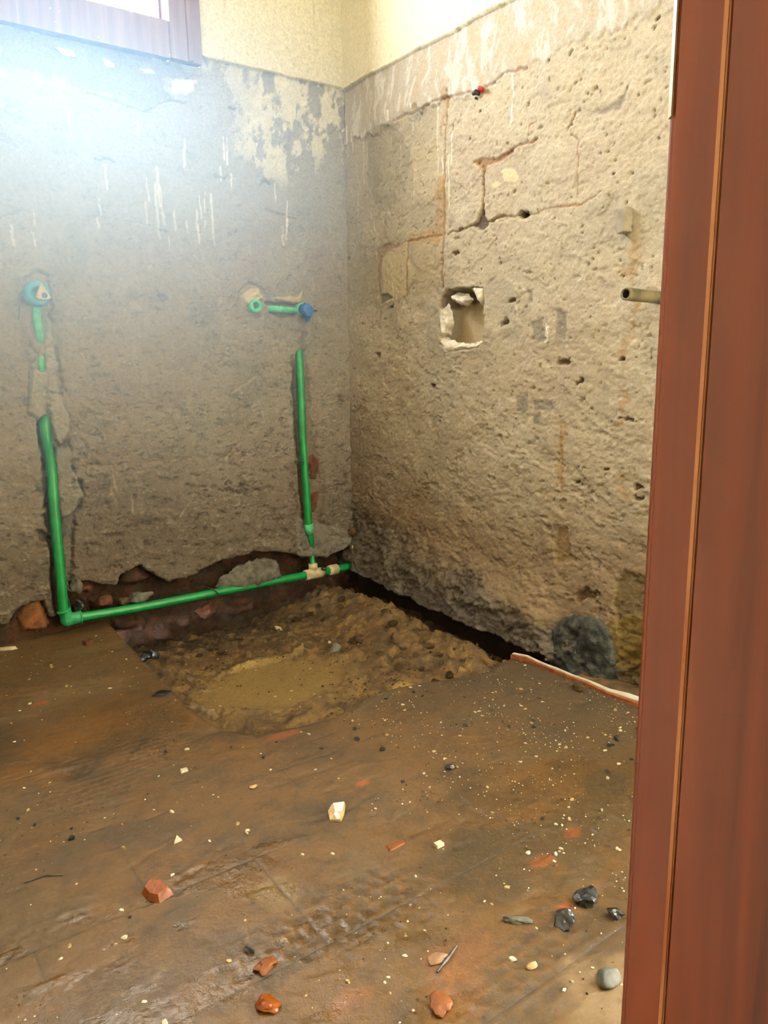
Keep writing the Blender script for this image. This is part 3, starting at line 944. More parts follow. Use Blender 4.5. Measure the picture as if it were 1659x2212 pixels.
PIT = jitter_poly(list(Fs((238, 1350), (300, 1415), (335, 1452), (400, 1522), (440, 1552), (480, 1578), (560, 1588), (640, 1572), (720, 1550), (770, 1528), (790, 1508), (860, 1482), (940, 1470), (1000, 1462), (1060, 1448), (1100, 1420))) +
                  [np.array(F(1160, 1437)), np.array(F(1240, 1470)), np.array(F(1310, 1500)), np.array(F(1400, 1532)), np.array((-0.1, -1.75)), np.array((0.2, -1.75)), np.array((0.2, 0.2)), np.array((-0.97, 0.2))], seed=21)


def floor_height(x, y):
    h = 0.004 * fbm(x * 3, y * 3, 401, 3) + 0.0016 * fbm(x * 14, y * 14, 402, 4) + 0.0006 * fbm(x * 60, y * 60, 403, 3)
    # trowel and ridge marks
    h = h - 0.0016 * sm(0.35, 0.5, fbm(x * 12, y * 40, 404, 4))
    # crusts of mud
    h = h + 0.0022 * sm(0.1, 0.2, fbm(x * 6, y * 7, 405, 5, 0.6)) * sm(-1.0, -0.7, x)
    # waffle prints left by the backs of lifted tiles
    w = np.zeros_like(x)
    for (u, v, rad, fx, fy) in ((250, 1640, .17, 36, 52), (170, 1720, .16, 38, 50), (800, 1950, .15, 27, 40), (620, 2030, .12, 27, 40), (1180, 2080, .15, 30, 44), (1120, 1810, .06, 40, 60), (60, 2020, .1, 34, 48)):
        cx, cy = F(u, v)
        m = 1 - sm(rad * 0.55, rad, np.hypot(x - cx, (y - cy) * 1.5) + 0.03 * fbm(x * 14, y * 14, 407, 3))
        gx = np.abs(np.mod(x * fx + 0.5 * np.floor(y * fy) + 0.4 * fbm(x * 20, y * 20, 408, 2), 1) - 0.5) * 2
        gy = np.abs(np.mod(y * fy + 0.3 * fbm(x * 20, y * 20, 409, 2), 1) - 0.5) * 2
        pad = sm(0.15, 0.45, 1 - gx) * sm(0.15, 0.5, 1 - gy)
        w = np.maximum(w, m * pad)
    h = h - 0.0011 * w
    return h, w


C_MUD = np.array(sc(102, 78, 46))
C_MUD_D = np.array(sc(80, 66, 46))
C_MUD_O = np.array(sc(118, 86, 42))
C_MUD_G = np.array(sc(94, 82, 64))


def floor_colour(x, y, w):
    col = np.broadcast_to(C_MUD, x.shape + (3,)).copy()
    n1 = fbm(x * 2.4, y * 2.4, 421, 4)
    n2 = fbm(x * 7, y * 9, 422, 5, 0.55)
    n3 = fbm(x * 30, y * 34, 423, 4)
    col = lerp(col, C_MUD_O, 0.6 * sm(0.0, 0.45, n1))
    col = lerp(col, C_MUD_D * 0.85, 0.65 * sm(0.0, 0.4, n2))
    n4 = fbm(x * 4.5, y * 6.5, 425, 5, 0.6)
    col = lerp(col, np.array(sc(64, 58, 44)), 0.6 * sm(0.18, 0.42, n4))
    col = lerp(col, C_MUD_G, 0.5 * sm(0.1, 0.45, -n2))
    col = lerp(col, C_MUD_D * 0.75, 0.35 * sm(0.15, 0.5, n3))
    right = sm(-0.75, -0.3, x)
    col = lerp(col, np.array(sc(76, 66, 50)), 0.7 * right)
    back = sm(-0.7, -0.2, y) * (x < -0.8)
    col = lerp(col, np.array(sc(104, 86, 62)), 0.6 * back)
    col = lerp(col, np.array(sc(74, 64, 50)), 0.65 * w)
    # grey cement smears, orange clay smears and sooty marks
    def blob(u, v, rx, ry, c, m, seed):
        nonlocal col
        cx, cy = F(u, v)
        d = np.hypot((x - cx) / rx, (y - cy) / ry) + 0.5 * fbm(x * 18, y * 18, seed, 4)
        col = lerp(col, c, m * (1 - sm(0.6, 1.0, d)))
    for q in ((590, 1925, .05, .05, sc(130, 116, 90), .5, 1), (170, 1490, .16, .07, sc(124, 108, 84), .5, 2), (200, 1400, .14, .06, sc(120, 108, 88), .5, 3), (350, 1500, .04, .03, sc(70, 64, 54), .8, 4),
              (610, 1590, .05, .02, sc(146, 82, 42), .6, 5), (860, 1825, .025, .012, sc(156, 84, 40), .7, 6), (785, 1692, .02, .01, sc(176, 90, 40), .6, 7), (1240, 1795, .02, .012, sc(150, 80, 42), .7, 8), (1170, 1860, .03, .015, sc(150, 88, 50), .5, 9),
              (985, 2060, .07, .05, sc(132, 88, 56), .4, 10), (980, 2140, .06, .05, sc(140, 94, 52), .45, 11), (1300, 2130, .09, .06, sc(136, 116, 92), .7, 12), (1300, 1690, .08, .05, sc(70, 62, 48), .7, 13), (1330, 2190, .08, .05, sc(128, 116, 94), .4, 14),
              (1220, 1960, .02, .012, sc(156, 80, 38), .6, 15), (85, 1520, .03, .015, sc(170, 84, 40), .7, 16), (760, 2160, .05, .03, sc(142, 94, 60), .4, 17), (40, 2000, .12, .1, sc(88, 74, 50), .6, 18), (60, 1780, .1, .06, sc(92, 76, 48), .5, 19), (900, 2010, .1, .04, sc(98, 82, 58), .5, 20), (380, 1655, .06, .03, sc(92, 76, 50), .6, 21), (440, 1680, .05, .02, sc(78, 64, 44), .6, 22)):
        blob(*q[:4], np.array(q[4]), q[5], 430 + q[6])
    col = lerp(col, C_MUD_D * 0.6, 0.4 * sm(0.22, 0.45, fbm(x * 22, y * 40, 427, 5, 0.6)))
    col = lerp(col, C_MUD_D * 0.5, 0.5 * sm(0.52, 0.62, fbm(x * 55, y * 60, 424, 3)))
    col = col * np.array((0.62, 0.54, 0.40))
    wet = np.clip(0.55 + 0.4 * n1 + 0.25 * n2 + 0.55 * sm(-1.3, -1.75, y) - 0.35 * right, 0, 1)
    wet = sm(0.15, 1.0, wet)
    near = sm(-1.15, -1.5, y) * (1 - 0.8 * sm(-1.15, -0.85, x)) * sm(-0.05, 0.2, fbm(x * 9 + y * 3, y * 20, 426, 5, 0.65))
    wet = np.maximum(wet * 0.5, near)
    return np.concatenate([np.clip(col, 0, 1), wet[..., None]], -1)


floor_root = empty('floor', (-0.9, -1.1, 0))
tag(floor_root, 'muddy brown screed floor with faint tile joints and a dug pit', kind='structure')


def add_skirt(V, Q, col, depth):
    e = np.concatenate([Q[:, [0, 1]], Q[:, [1, 2]], Q[:, [2, 3]], Q[:, [3, 0]]])
    key = np.sort(e, 1)
    k1 = key[:, 0].astype(np.int64) * 10 ** 7 + key[:, 1]
    u, idx, cnt = np.unique(k1, return_index=True, return_counts=True)
    be = e[idx[cnt == 1]]
    bv = np.unique(be)
    mp = np.full(len(V), -1, np.int64)
    nb = len(bv)
    mp[bv] = len(V) + np.arange(nb)
    low = V[bv].copy()
    low[:, 2] -= 0.0004
    low = np.concatenate([low, low])
    low[nb:, 2] -= depth
    cl = np.concatenate([col[bv], col[bv]])
    cl[:, :3] = np.array(sc(56, 48, 40))
    cl[:, 3] = 0.3
    q2 = np.stack([mp[be[:, 1]], mp[be[:, 0]], mp[be[:, 0]] + nb, mp[be[:, 1]] + nb], -1)
    return np.concatenate([V, low]), np.concatenate([Q, q2]), np.concatenate([col, cl])


def slab(x0, x1, y0, y1, step, seed):
    g = 0.0
    xs = np.linspace(x0 + g, x1 - g, max(3, int((x1 - x0) / step) + 1))
    ys = np.linspace(y0 + g, y1 - g, max(3, int((y1 - y0) / step) + 1))
    X, Y = np.meshgrid(xs, ys)
    sd = poly_sd(X, Y, PIT)
    xc, yc = (X[:-1, :-1] + X[1:, 1:]) / 2, (Y[:-1, :-1] + Y[1:, 1:]) / 2
    keep = poly_sd(xc, yc, PIT) > 0
    if not keep.any():
        return
    h, w = floor_height(X, Y)
    rn = random.Random(seed)
    h = h + rn.uniform(-0.0001, 0.0001)
    ed = np.minimum(np.minimum(X - xs[0], xs[-1] - X), np.minimum(Y - ys[0], ys[-1] - Y))
    crisp = sm(-0.1, 0.4, fbm(X * 5, Y * 5, 440, 3)) * (1 - 0.7 * sm(-0.7, -0.4, X))
    h = h - 0.0006 * (1 - sm(0.0, 0.004, ed)) * crisp
    h = h - 0.003 * (1 - sm(0, 0.012, sd)) 
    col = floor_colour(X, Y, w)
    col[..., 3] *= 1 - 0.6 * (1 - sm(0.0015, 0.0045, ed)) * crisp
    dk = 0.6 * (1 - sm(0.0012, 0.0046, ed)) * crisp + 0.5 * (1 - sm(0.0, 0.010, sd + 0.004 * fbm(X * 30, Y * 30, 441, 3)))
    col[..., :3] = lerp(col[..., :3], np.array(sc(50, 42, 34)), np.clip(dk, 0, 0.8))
    V = np.stack([X, Y, h], -1).reshape(-1, 3)
    kf = np.zeros((len(ys), len(xs)), bool)
    rf = np.zeros_like(kf)
    for a in (slice(None, -1), slice(1, None)):
        for b in (slice(None, -1), slice(1, None)):
            kf[a, b] |= keep
            rf[a, b] |= ~keep
    bnd = (kf & rf).ravel()
    if bnd.any():                                    # pull the cut edge onto the break line
        P = np.vstack([PIT, PIT[:1]])
        for i in np.where(bnd)[0]:
            p = V[i, :2]
            A, D = P[:-1], P[1:] - P[:-1]
            t = np.clip(((p - A) * D).sum(1) / ((D * D).sum(1) + 1e-12), 0, 1)
            q = A + D * t[:, None]
            dd = np.hypot(*(q - p).T)
            j = dd.argmin()
            if dd[j] < step * 1.6:
                V[i, :2] = q[j]
    Q = grid_faces(len(ys), len(xs), keep)
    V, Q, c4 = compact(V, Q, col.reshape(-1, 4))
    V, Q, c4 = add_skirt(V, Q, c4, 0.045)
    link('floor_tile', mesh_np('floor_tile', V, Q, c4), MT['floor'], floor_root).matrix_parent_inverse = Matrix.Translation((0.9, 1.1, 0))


ROWS = [0.14, -0.235, -0.47, -0.705, -0.94, -1.175, -1.41, -1.655, -1.90, -2.20]
for i, (ya, yb) in enumerate(zip(ROWS[:-1], ROWS[1:])):
    off = -1.15 if i % 2 == 0 else -1.33
    x = off - 0.36 * 3
    while x < 0.0:
        xa, xb = max(x, -1.96), min(x + 0.36, 0.05)
        # tiles outside the view get a coarser grid
        vis = not (xb < -1.62 or (xb < -1.4 and yb > -0.3 and xb < -1.4))
        if xb > xa + 0.01:
            slab(xa, xb, yb, ya, 0.014 if not vis else 0.0042 if yb < -0.9 else 0.0048, i * 31 + int(x * 100))
        x += 0.36
o = bm_obj('sub_floor', box_bm(-1.97, -3.65, -0.05, -1.02, 0.05, -0.014), MT['stone_brown'], floor_root, False)
o.matrix_parent_inverse = Matrix.Translation((0.9, 1.1, 0))
o = bm_obj('sub_floor', box_bm(-1.0, -3.65, -0.05, 0.3, -1.2, -0.014), MT['stone_brown'], floor_root, False)
o.matrix_parent_inverse = Matrix.Translation((0.9, 1.1, 0))


# ------------------------------------------------------------------ the dug earth
def earth_height(x, y):
    base = -0.068 + 0 * x
    # deeper trench along the back wall on the left, rising to a heap in the corner
    back = sm(-0.42, -0.02, y)
    base = base - 0.045 * back * (1 - sm(-0.55, -0.1, x))
    base = base + 0.050 * sm(-0.32, -0.06, x) * sm(-0.75, -0.1, y)
    base = base + 0.050 * sm(-0.30, -0.05, x) * sm(-1.0, -0.6, -(y + 1.4) * 0 + y) * (1 - sm(-0.5, 0.0, y)) * 0.6
    base = base + 0.03 * np.exp(-(((x + 0.17) / 0.10) ** 2 + ((y + 0.42) / 0.12) ** 2))
    base = base + 0.035 * np.exp(-(((x + 0.10) / 0.10) ** 2 + ((y + 0.85) / 0.16) ** 2))
    base = base - 0.085 * sm(-0.11, -0.03, x + 0.02 * fbm(x * 9, y * 9, 468, 3)) * sm(-0.95, -0.9, y)
    base = base - 0.02 * sm(-0.03, 0.0, y)
    # flat puddled mud in the middle
    cx, cy = F(600, 1465, -0.05)
    flat = 1 - sm(0.55, 1.0, np.hypot((x - cx) / 0.33, (y - cy) / 0.21) + 0.2 * fbm(x * 7, y * 7, 461, 3))
    rough = 0.016 * fbm(x * 9, y * 9, 462, 5, 0.55) + 0.010 * fbm(x * 38, y * 38, 463, 5, 0.6)
    lump = 0.012 * sm(0.1, 0.35, fbm(x * 24, y * 24, 464, 3))
    h = base + (rough + lump) * (1 - 0.92 * flat) - 0.004 * flat
    # crumbly rim of the puddle
    h = h + 0.008 * np.exp(-((flat - 0.4) / 0.2) ** 2) * sm(-0.2, 0.4, fbm(x * 30, y * 30, 465, 3))
    # a crack that steps the near right part down
    st = Fs((760, 1440), (860, 1438), (905, 1452), (900, 1470))
    d = seg_d(x, y + 0.006 * fbm(x * 30, y * 30, 466, 3), st)
    h = h - 0.016 * (1 - sm(0.004, 0.014, d))
    # the earth outside the pit stays under the slabs
    inside = poly_sd(x, y, PIT)
    h = np.where(inside > 0.0, np.minimum(h, -0.03), h)
    h = h + 0.004 * (1 - sm(0.0, 0.05, -inside)) * (inside <= 0) * (y < -0.3) * (x < -0.3)
    return h, flat, inside


def build_earth():
    xs = np.arange(-1.08, 0.10, 0.0042)
    ys = np.arange(-1.75, 0.14, 0.0042)
    X, Y = np.meshgrid(xs, ys)
    h, flat, ins = earth_height(X, Y)
    col = np.broadcast_to(np.array(sc(88, 69, 44)), X.shape + (3,)).copy()
    n = fbm(X * 8, Y * 8, 471, 5)
    col = lerp(col, np.array(sc(124, 102, 62)), 0.9 * flat)
    col = lerp(col, np.array(sc(78, 56, 34)), 0.6 * sm(0.0, 0.4, n) * (1 - flat))
    col = lerp(col, np.array(sc(108, 82, 46)), 0.55 * sm(0.1, 0.4, -n) * (1 - flat))
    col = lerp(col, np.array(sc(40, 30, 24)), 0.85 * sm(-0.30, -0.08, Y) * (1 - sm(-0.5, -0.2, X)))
    col = lerp(col, np.array(sc(94, 72, 42)), 0.5 * sm(-0.3, -0.1, X) * sm(-0.3, -0.6, Y))
    n6 = fbm(X * 34, Y * 34, 475, 4)
    col = lerp(col, np.array(sc(48, 37, 26)), 0.5 * sm(0.05, 0.4, n6) * (1 - flat))
    col = lerp(col, np.array(sc(140, 110, 62)), 0.35 * sm(0.1, 0.4, -n6) * (1 - flat))
    cx, cy = F(560, 1420, -0.05)
    col = lerp(col, np.array(sc(168, 142, 90)), 0.6 * (1 - sm(0.5, 1, np.hypot((X - cx) / 0.2, (Y - cy) / 0.03) + 0.4 * fbm(X * 20, Y * 20, 472, 3))))
    cx, cy = F(870, 1465, -0.04)
    col = lerp(col, np.array(sc(160, 132, 70)), 0.7 * (1 - sm(0.5, 1, np.hypot((X - cx) / 0.05, (Y - cy) / 0.04) + 0.4 * fbm(X * 20, Y * 20, 473, 3))))
    col = lerp(col, np.array(sc(44, 34, 24)), 0.5 * sm(0.45, 0.6, fbm(X * 50, Y * 50, 474, 3)) * (1 - 0.5 * flat))
    wet = 0.25 + 0.45 * flat
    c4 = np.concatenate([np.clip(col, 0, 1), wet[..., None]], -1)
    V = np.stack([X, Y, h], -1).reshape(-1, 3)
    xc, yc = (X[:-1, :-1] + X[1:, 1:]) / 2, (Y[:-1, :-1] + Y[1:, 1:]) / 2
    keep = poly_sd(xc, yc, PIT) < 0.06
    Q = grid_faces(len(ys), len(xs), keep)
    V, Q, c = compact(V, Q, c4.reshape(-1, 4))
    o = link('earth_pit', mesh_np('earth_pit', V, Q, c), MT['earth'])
    tag(o, 'dug brown earth with a flat muddy patch in the corner pit', kind='structure')


build_earth()


def ground(x, y):
    """height of whatever lies at x, y"""
    X, Y = np.array([x]), np.array([y])
    if poly_sd(X, Y, PIT)[0] < 0:
        return float(earth_height(X, Y)[0][0])
    return float(floor_height(X, Y)[0][0])


# ------------------------------------------------------------------ rest of the room shell (out of view) and the hall outside the door
def shell(name, bm, mat, label=None):
    o = bm_obj(name, bm, mat, None, False)
    tag(o, label, kind='structure')
    return o


DX = -1.40                       # hall side face of the door post
DY = float(on_plane(1390, 1106, 0, DX)[1])
shell('ceiling', box_bm(-2.1, -3.75, CEIL, 0.3, 0.2, CEIL + 0.08), MT['ceil'])
shell('wall_left', box_bm(-2.02, -3.7, -0.05, -1.93, 0.1, CEIL), MT['paint'])
shell('wall_partition', box_bm(DX + 0.012, -3.7, -0.05, DX + 0.10, DY - 0.20, CEIL), MT['paint'])
shell('wall_front', box_bm(DX + 0.09, DY - 0.30, -0.05, 0.15, DY - 0.20, CEIL), MT['paint'])
shell('wall_hall', box_bm(-2.02, -3.75, -0.05, 0.2, -3.65, CEIL), MT['paint'])
o = bm_obj('sub_soil', box_bm(-2.1, -3.75, -0.45, 0.35, 0.35, -0.19), MT['stone_brown'], floor_root, False)
o.matrix_parent_inverse = Matrix.Translation((0.9, 1.1, 0))

# ------------------------------------------------------------------ door frame in the foreground
DL = (DX, DY, 0)
door = empty('door_1', DL)
tag(door, 'red brown varnished wooden door frame standing at the right edge', kind='structure')


def plan_extrude(pts, z0, z1, bevel=0.0015):
    bm = bmesh.new()
    lo = [bm.verts.new((x, y, z0)) for x, y in pts]
    f = bm.faces.new(lo)
    r = bmesh.ops.extrude_face_region(bm, geom=[f])
    for v in [g for g in r['geom'] if isinstance(g, bmesh.types.BMVert)]:
        v.co.z = z1
    bmesh.ops.recalc_face_normals(bm, faces=bm.faces[:])
    if bevel:
        ed = [e for e in bm.edges if abs(e.verts[0].co.z - e.verts[1].co.z) > 0.5]
        bmesh.ops.bevel(bm, geom=ed, offset=bevel, segments=2, affect='EDGES')
    return bm


def child(o, par_loc):
    o.matrix_parent_inverse = Matrix.Translation([-c for c in par_loc])
    return o


Y2 = float(on_plane(1512, 1106, 0, DX)[1])
child(bm_obj('door_jamb', plan_extrude([(DX, DY - 0.0035), (DX + 0.0032, DY), (DX + 0.045, DY - 0.002), (DX + 0.045, DY - 0.23), (DX, DY - 0.23)], 0.0, 2.30, 0.0012), MT['door_wood'], door, False), DL)
child(bm_obj('door_stop', plan_extrude([(DX - 0.0035, Y2 - 0.0005), (DX + 0.02, Y2 - 0.0005), (DX + 0.02, Y2 - 0.06), (DX - 0.0035, Y2 - 0.06)], 0.0, 2.30, 0.0014), MT['door_wood'], door, False), DL)
o = child(bm_obj('highlight_bead', plan_extrude([(DX - 0.0042, Y2 + 0.0012), (DX + 0.002, Y2 + 0.0016), (DX + 0.002, Y2 - 0.0014), (DX - 0.0042, Y2 - 0.0012)], 0.0, 2.30, 0.0005), MT['bead_highlight'], door, False), DL)  # edge highlight put in as a pale coloured bead
o['label'] = 'pale bead painted as a highlight down the middle of the frame'
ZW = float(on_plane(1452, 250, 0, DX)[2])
o = child(bm_obj('arris_highlight', plan_extrude([(DX - 0.0004, DY - 0.0030), (DX + 0.0026, DY + 0.0004), (DX + 0.004, DY - 0.003)], ZW, 2.30, 0), MT['chip'], door, False), DL)  # window backlight on the edge painted as a pale strip
o['label'] = 'pale strip painted as backlight on the top edge of the frame'
child(bm_obj('door_casing', plan_extrude([(DX - 0.010, Y2 - 0.0405), (DX + 0.006, Y2 - 0.0405), (DX + 0.006, Y2 - 0.16), (DX - 0.010, Y2 - 0.16)], 0.0, 2.30, 0.002), MT['door_wood'], door, False), DL)

# ------------------------------------------------------------------ window
WL = ((WFR['x0'] + WFR['x1']) / 2, 0, WFR['z0'])
win = empty('window_1', WL)
tag(win, 'wooden window frame high on the back wall with blown out daylight', kind='structure')
d0, d1 = -0.03, 0.12
child(bm_obj('window_stile', box_bm(WIN['x1'], d0, WFR['z0'], WFR['x1'], d1, WFR['z1'], 0.004), MT['win_wood'], win, False), WL)
child(bm_obj('window_stile', box_bm(WFR['x0'], d0, WFR['z0'], WIN['x0'], d1, WFR['z1'], 0.004), MT['win_wood'], win, False), WL)
child(bm_obj('window_rail', box_bm(WIN['x0'] - 0.001, d0 + 0.003, WFR['z0'], WIN['x1'] + 0.001, d1, WIN['z0'], 0.004), MT['win_wood'], win, False), WL)
child(bm_obj('window_rail', box_bm(WIN['x0'] - 0.001, d0 + 0.003, WIN['z1'], WIN['x1'] + 0.001, d1, WFR['z1'], 0.004), MT['win_wood'], win, False), WL)
child(bm_obj('glazing_bead', box_bm(WIN['x1'] - 0.008, 0.03, WIN['z0'], WIN['x1'] + 0.001, 0.05, WIN['z1'], 0.001), MT['win_wood'], win, False), WL)
child(bm_obj('window_moulding', box_bm(WIN['x1'] + 0.055, d0 - 0.008, WFR['z0'] + 0.002, WIN['x1'] + 0.075, d0 + 0.004, WFR['z1'], 0.003), MT['win_wood'], win, False), WL)

# pale plaster flakes clinging under the window
for i, (u, v, w, hh) in enumerate(((142, 112, 0.055, 0.016), (238, 138, 0.035, 0.018), (322, 154, 0.05, 0.014))):
    x, z = B(u, v)
    bm = rock_bm((w * 0.55, 0.012, hh * 0.55), 50 + i, 3, 0.35, 0, 5)
    o = bm_obj('plaster_flake', bm, MT['plaster_flake'])
    o.location = (x, 0.004, z)
    o.rotation_euler = (0, (0.1, 0.45, 0.12)[i], 0)
    tag(o, ('pale plaster flake under the window, leftmost of three', 'pale plaster flake under the window, middle one and tilted', 'pale plaster flake under the window, nearest its right stile')[i], 'plaster flake', 'plaster flakes under the window')

# ------------------------------------------------------------------ exposed bricks in the wall
# ------------------------------------------------------------------ lumps and bricks that follow an outline in a wall
def wall_lump(name, pts, side, out, th, mat, seed, step=0.005, rough=0.5, freq=30, label=None, cat=None, parent=None):
    P = np.asarray(pts)
    xs = np.arange(P[:, 0].min() - 0.02, P[:, 0].max() + 0.02, step)
    zs = np.arange(P[:, 1].min() - 0.02, P[:, 1].max() + 0.02, step)
    X, Z = np.meshgrid(xs, zs)
    d = -poly_sd(X + 0.01 * fbm(X * 40, Z * 40, seed, 3), Z + 0.01 * fbm(X * 40, Z * 40, seed + 3, 3), P)
    k = np.clip(d / (th * 0.8), 0, 1)
    n = fbm(X * freq, Z * freq, seed + 5, 4)
    h = out - th * 0.9 + th * 0.9 * np.sqrt(1 - (1 - k) ** 2) + th * rough * (np.round(n * 3) / 3 * 0.6 + n * 0.4) * k
    kc = d[:-1, :-1] > -0.004
    Q = grid_faces(len(zs), len(xs), kc)
    V = np.stack([X, -h, Z], -1) if side == 'back' else np.stack([-h, -X, Z], -1)
    V, Q, _ = compact(V.reshape(-1, 3), Q, V.reshape(-1, 3))
    c = V.mean(0)
    o = link(name, mesh_np(name, V - c, Q), MT[mat], parent)
    o.location = c
    tag(o, label, cat)
    return o


for q, out, mat, sd in ((((666, 985), (680, 978), (694, 1010), (690, 1035), (674, 1042), (668, 1010)), 0.0, 'brick', 1), (((672, 1062), (690, 1060), (692, 1090), (684, 1110), (674, 1104)), 0.0, 'brick', 2),
                        (((48, 1318), (62, 1300), (84, 1296), (98, 1316), (108, 1350), (84, 1368), (52, 1366), (44, 1345)), 0.0, 'clay_dirty', 3),
                        (((268, 1242), (300, 1226), (332, 1252), (300, 1270), (270, 1264)), -0.015, 'brick_dark', 4), (((174, 1268), (207, 1266), (204, 1282), (180, 1286)), -0.02, 'brick', 5),
                        (((203, 1300), (240, 1288), (252, 1310), (215, 1328)), -0.03, 'brick_dark', 6), (((438, 1332), (468, 1312), (478, 1330), (455, 1348)), -0.03, 'brick', 8),
                        (((348, 1360), (380, 1355), (384, 1387), (352, 1394)), -0.035, 'brick_dark', 9), (((248, 1345), (300, 1335), (330, 1350), (318, 1372), (262, 1374)), -0.04, 'brick_dark', 10),
                        (((395, 1345), (425, 1338), (430, 1358), (402, 1366)), -0.04, 'brick_dark', 11), (((500, 1322), (560, 1308), (572, 1325), (520, 1340)), -0.045, 'brick_dark', 12)):
    wall_lump('brick', Bs(*q), 'back', out, 0.03, mat, 200 + sd, 0.0045, 0.35, 24, None, None, wall_back)


# ------------------------------------------------------------------ green water pipes
def on_back(u, v, out):
    p = on_plane(u, v, 1, -out)
    return (float(p[0]), float(p[1]), float(p[2]))


PR = 0.0155
el = on_back(146, 1338, 0.022)
pipes = empty('water_pipe_run', el)
tag(pipes, 'bright green plastic water pipe run bent round the foot of the back wall', 'water pipe')


def pipe_part(name, bm, mat, label=None):
    o = child(bm_obj(name, bm, mat, pipes), el)
    if label:
        o['label'] = label
    return o


lp = [on_back(96, 902, -0.012), on_back(97, 918, 0.006), on_back(100, 945, 0.012), on_back(107, 985, 0.004), on_back(113, 1030, 0.003), on_back(116, 1080, 0.010), on_back(122, 1150, 0.014), on_back(130, 1230, 0.018), on_back(138, 1318, 0.022), el]
pipe_part('riser_pipe', tube_bm(smooth_path(lp), PR), MT['green'])
tee = on_back(683, 1238, 0.022)
hp = [(el[0] + 0.03, el[1], el[2] + 0.002), on_back(300, 1312, 0.024), on_back(470, 1279, 0.024), on_back(600, 1254, 0.022), tee, on_back(756, 1223, 0.012), on_back(775, 1219, -0.01)]
hp[0] = on_back(160, 1335, 0.022)
pipe_part('floor_pipe', tube_bm(smooth_path(hp), PR * 0.95), MT['green'])
# elbow: socket up, socket sideways, rounded heel
up_dir = (Vector(lp[-2]) - Vector(el)).normalized()
sd_dir = (Vector(hp[1]) - Vector(hp[0])).normalized()
bm = tube_bm(smooth_path([Vector(el) + up_dir * 0.033, Vector(el) + up_dir * 0.012, Vector(el) + (up_dir + sd_dir) * 0.001 - (up_dir + sd_dir) * 0.004, Vector(el) + sd_dir * 0.014, Vector(el) + sd_dir * 0.040], 5), PR * 1.28, 20)
bm = lathe_bm([(0, PR), (0, PR * 1.38), (0.006, PR * 1.38), (0.006, PR)], Vector(el) + up_dir * 0.029, up_dir, 20, bm)
bm = lathe_bm([(0, PR), (0, PR * 1.36), (0.006, PR * 1.36), (0.006, PR)], Vector(el) + sd_dir * 0.036, sd_dir, 20, bm)
pipe_part('elbow_fitting', bm, MT['green_dirty'], 'dull green elbow fitting at the floor')
# right riser
rp = [on_back(646, 758, -0.016), on_back(647, 785, 0.000), on_back(650, 850, 0.008), on_back(655, 960, 0.012), on_back(661, 1050, 0.014), on_back(667, 1138, 0.014)]
pipe_part('riser_pipe', tube_bm(smooth_path(rp), PR * 0.92), MT['green'])
cdir = (Vector(on_back(672, 1175, 0.010)) - Vector(rp[-1])).normalized()
pipe_part('coupling', lathe_bm([(-0.004, PR * 0.9), (-0.004, PR * 1.15), (0.02, PR * 1.12), (0.036, PR * 0.95), (0.036, PR * 0.7)], Vector(rp[-1]) - cdir * 0.008, cdir, 20), MT['green_pale'], 'pale dusty green coupling')
pipe_part('pipe_stub', tube_bm(smooth_path([Vector(rp[-1]) + cdir * 0.02, on_back(671, 1165, 0.010), on_back(673, 1185, -0.004), on_back(673, 1196, 0.004), on_back(676, 1222, 0.018)]), PR * 0.72), MT['green'])
# cream tee
tdir = (Vector(hp[5]) - Vector(hp[3])).normalized()
bm = tube_bm([Vector(tee) - tdir * 0.050, Vector(tee) - tdir * 0.012, Vector(tee) + tdir * 0.012, Vector(tee) + tdir * 0.030], [PR * 1.32, PR * 1.28, PR * 1.28, PR * 1.2], 22)
tup = (Vector(on_back(676, 1210, 0.018)) - Vector(on_back(679, 1240, 0.022))).normalized()
tb = Vector(on_back(678, 1240, 0.022))
bm = tube_bm([tb, tb + tup * 0.018, tb + tup * 0.020, tb + tup * 0.042], [PR * 0.95, PR * 0.98, PR * 1.15, PR * 1.1], 20, True, bm)
pipe_part('tee_fitting', bm, MT['cream_fit'], 'cream coloured tee fitting')
t2 = Vector(on_back(716, 1231, 0.020))
pipe_part('coupling', tube_bm([t2 - tdir * 0.012, t2 + tdir * 0.004, t2 + tdir * 0.026], [PR * 1.22, PR * 1.3, PR * 1.3], 22), MT['cream_fit'], 'cream coloured coupling beside the tee')
# flakes of mortar on the pipe
x, y, z = on_back(699, 1229, 0.036)
o = bm_obj('mortar_blob', rock_bm((0.013, 0.012, 0.012), 8, 2, 0.4), MT['dark_mortar'])
o.location = (x, y, z)
tag(o, 'dark mortar blob stuck between the two cream pipe fittings', 'mortar')
# outlets left in the wall
def outlet(u, v, r, mat, out=0.012, name='outlet_fitting', label=None):
    p = Vector(on_back(u, v, 0))
    bm = lathe_bm([(-0.03, r * 0.98), (out - 0.002, r), (out, r * 0.94), (out, r * 0.56), (out - 0.004, r * 0.50), (-0.03, r * 0.48), (-0.03, 0.0005)], p, (0, -1, 0), 10 if r > 0.017 else 24)
    return pipe_part(name, bm, mat, label)


